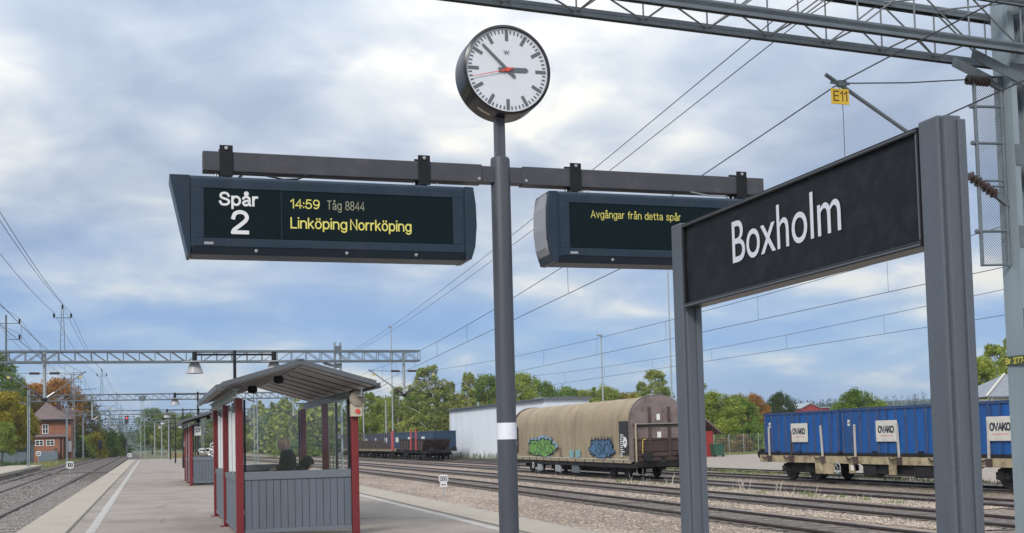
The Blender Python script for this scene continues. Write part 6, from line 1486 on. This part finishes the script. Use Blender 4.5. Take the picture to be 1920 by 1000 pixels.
# ------------------------------------------------------------------ masts and signals far off
def lightmast(px, top, Y, label, arm=True):
    p = onY(px, top, Y); t = thing('light_mast', label, 'light mast', (p.x, Y, GZ), 0, 'tall thin masts beyond the yard'); h_ = p.z-GZ
    MB().tube([(0, 0, 0), (0, 0, h_)], .13, 8, .07).build('pole', M['galvl'], t, True)
    if arm: MB().box(-.5, .12, -.22, .22, h_, h_+.16).build('lamp_head', M['galvl'], t, bevel=.03)
    return t
lightmast(1127, 630, 122, 'tall light mast rising behind the white shed')
lightmast(733, 614, 178, 'tall light mast left of the clock post, above the tallest birch')
lightmast(1252, 505, 125, 'very tall thin aerial mast left of the left sign post', False)
lightmast(723, 752, 150, 'short mast behind the stake wagon', False)
lightmast(681, 752, 158, 'short mast right of the loudspeaker', False)
def lattice(px, top, Y, label, w_=.7, base=GZ):
    p = onY(px, top, Y); t = thing('lattice_mast', label, 'lattice mast', (p.x, Y, base), 0, 'lattice masts in the distance'); h_ = p.z-base
    for sx in (-1, 1):
        for sy in (-1, 1): MB().bar((sx*w_/2, sy*w_/2, 0), (sx*w_/2*.6, sy*w_/2*.6, h_), .07, .07).build('leg', M['galvl'], t)
    lc_ = MB(); n = int(h_/.8)
    for k in range(n):
        a, b = w_/2*(1-.4*k/n), w_/2*(1-.4*(k+1)/n); z0, z1 = h_*k/n, h_*(k+1)/n
        for sy in (-1, 1): lc_.bar((-a, sy*a, z0), (b, sy*b, z1), .035, .035); lc_.bar((sy*a, a, z0), (sy*b, -b, z1), .035, .035)
    tag(lc_.build('lacing', M['galvl'], t), kind='stuff')
    return t, h_
lt, h_ = lattice(267, 752, 185, 'lattice mast standing just beyond the end of the platform')
MB().lathe([(.3, h_), (.55, h_+.15), (.5, h_+.7), (.2, h_+.85)], (0, 0, 0), 10).build('top_basket', M['galvd'], lt)
MB().box(-1.1, 1.1, -.06, .06, h_+.9, h_+.98).build('cross_arm', M['galvd'], lt)
lt, h_ = lattice(138, 700, 232, 'slim lattice pole with line arms at the right corner of the brick house', .45)
for z in (.2, 1.6): MB().box(-1.6, 1.6, -.05, .05, h_-z-.1, h_-z).build('line_arm', M['galvd'], lt)
for px, top, Y, lab in ((303, 792, 210, 'pale pole among the trees beyond the platform'), (316, 786, 220, 'second pale pole among the trees beyond the platform'), (290, 790, 240, 'thin pole right of the far lattice mast')): lightmast(px, top, Y, lab, False)
sg = thing('signal', 'railway signal showing red far down the main line', 'signal', (onY(238, 850, 240).x, 240, GZ)); zz = onY(238, 787, 240).z-GZ
MB().tube([(0, .1, 0), (0, .1, zz+.6)], .08, 6).build('post', M['galvd'], sg)
hd = MB().box(-.35, .35, -.12, .12, zz-.8, zz+.7).build('signal_head', M['blackm'], sg, bevel=.1)
MB().lathe([(0, -.16), (.15, -.16), (.16, -.13)], (0, 0, zz+.3), 14, 'y').build('red_lamp', emis('signal_red', (.8, .04, .05), 1.2), hd)
MB().box(-1.6, 1.6, .12, .2, zz+.55, zz+.66).build('bracket', M['galvd'], sg)
sg2 = thing('dwarf_signal', 'dark low signal among the bushes left of the main line', 'signal', (onY(188, 850, 236).x, 236, GZ))
MB().tube([(0, 0, 0), (0, 0, 2.2)], .07, 6).build('post', M['blackm'], sg2); MB().box(-.4, .4, -.2, .2, 2.0, 3.6).build('signal_head', M['blackm'], sg2, bevel=.08)

# ------------------------------------------------------------------ air between the camera and the far woods
hz = bpy.data.materials.new('haze_air'); hz.use_nodes = True
for n in list(hz.node_tree.nodes): hz.node_tree.nodes.remove(n)
ho = hz.node_tree.nodes.new('ShaderNodeOutputMaterial'); hv = hz.node_tree.nodes.new('ShaderNodeVolumePrincipled')
hv.inputs['Color'].default_value = (.80, .88, 1, 1); hv.inputs['Density'].default_value = .00018; hv.inputs['Anisotropy'].default_value = .2
hz.node_tree.links.new(hv.outputs[0], ho.inputs['Volume'])
tag(MB().box(-2600, 2600, -400, 3600, -3, 60).build('haze', hz), 'thin bluish haze lying over the whole place', 'haze', kind='stuff')
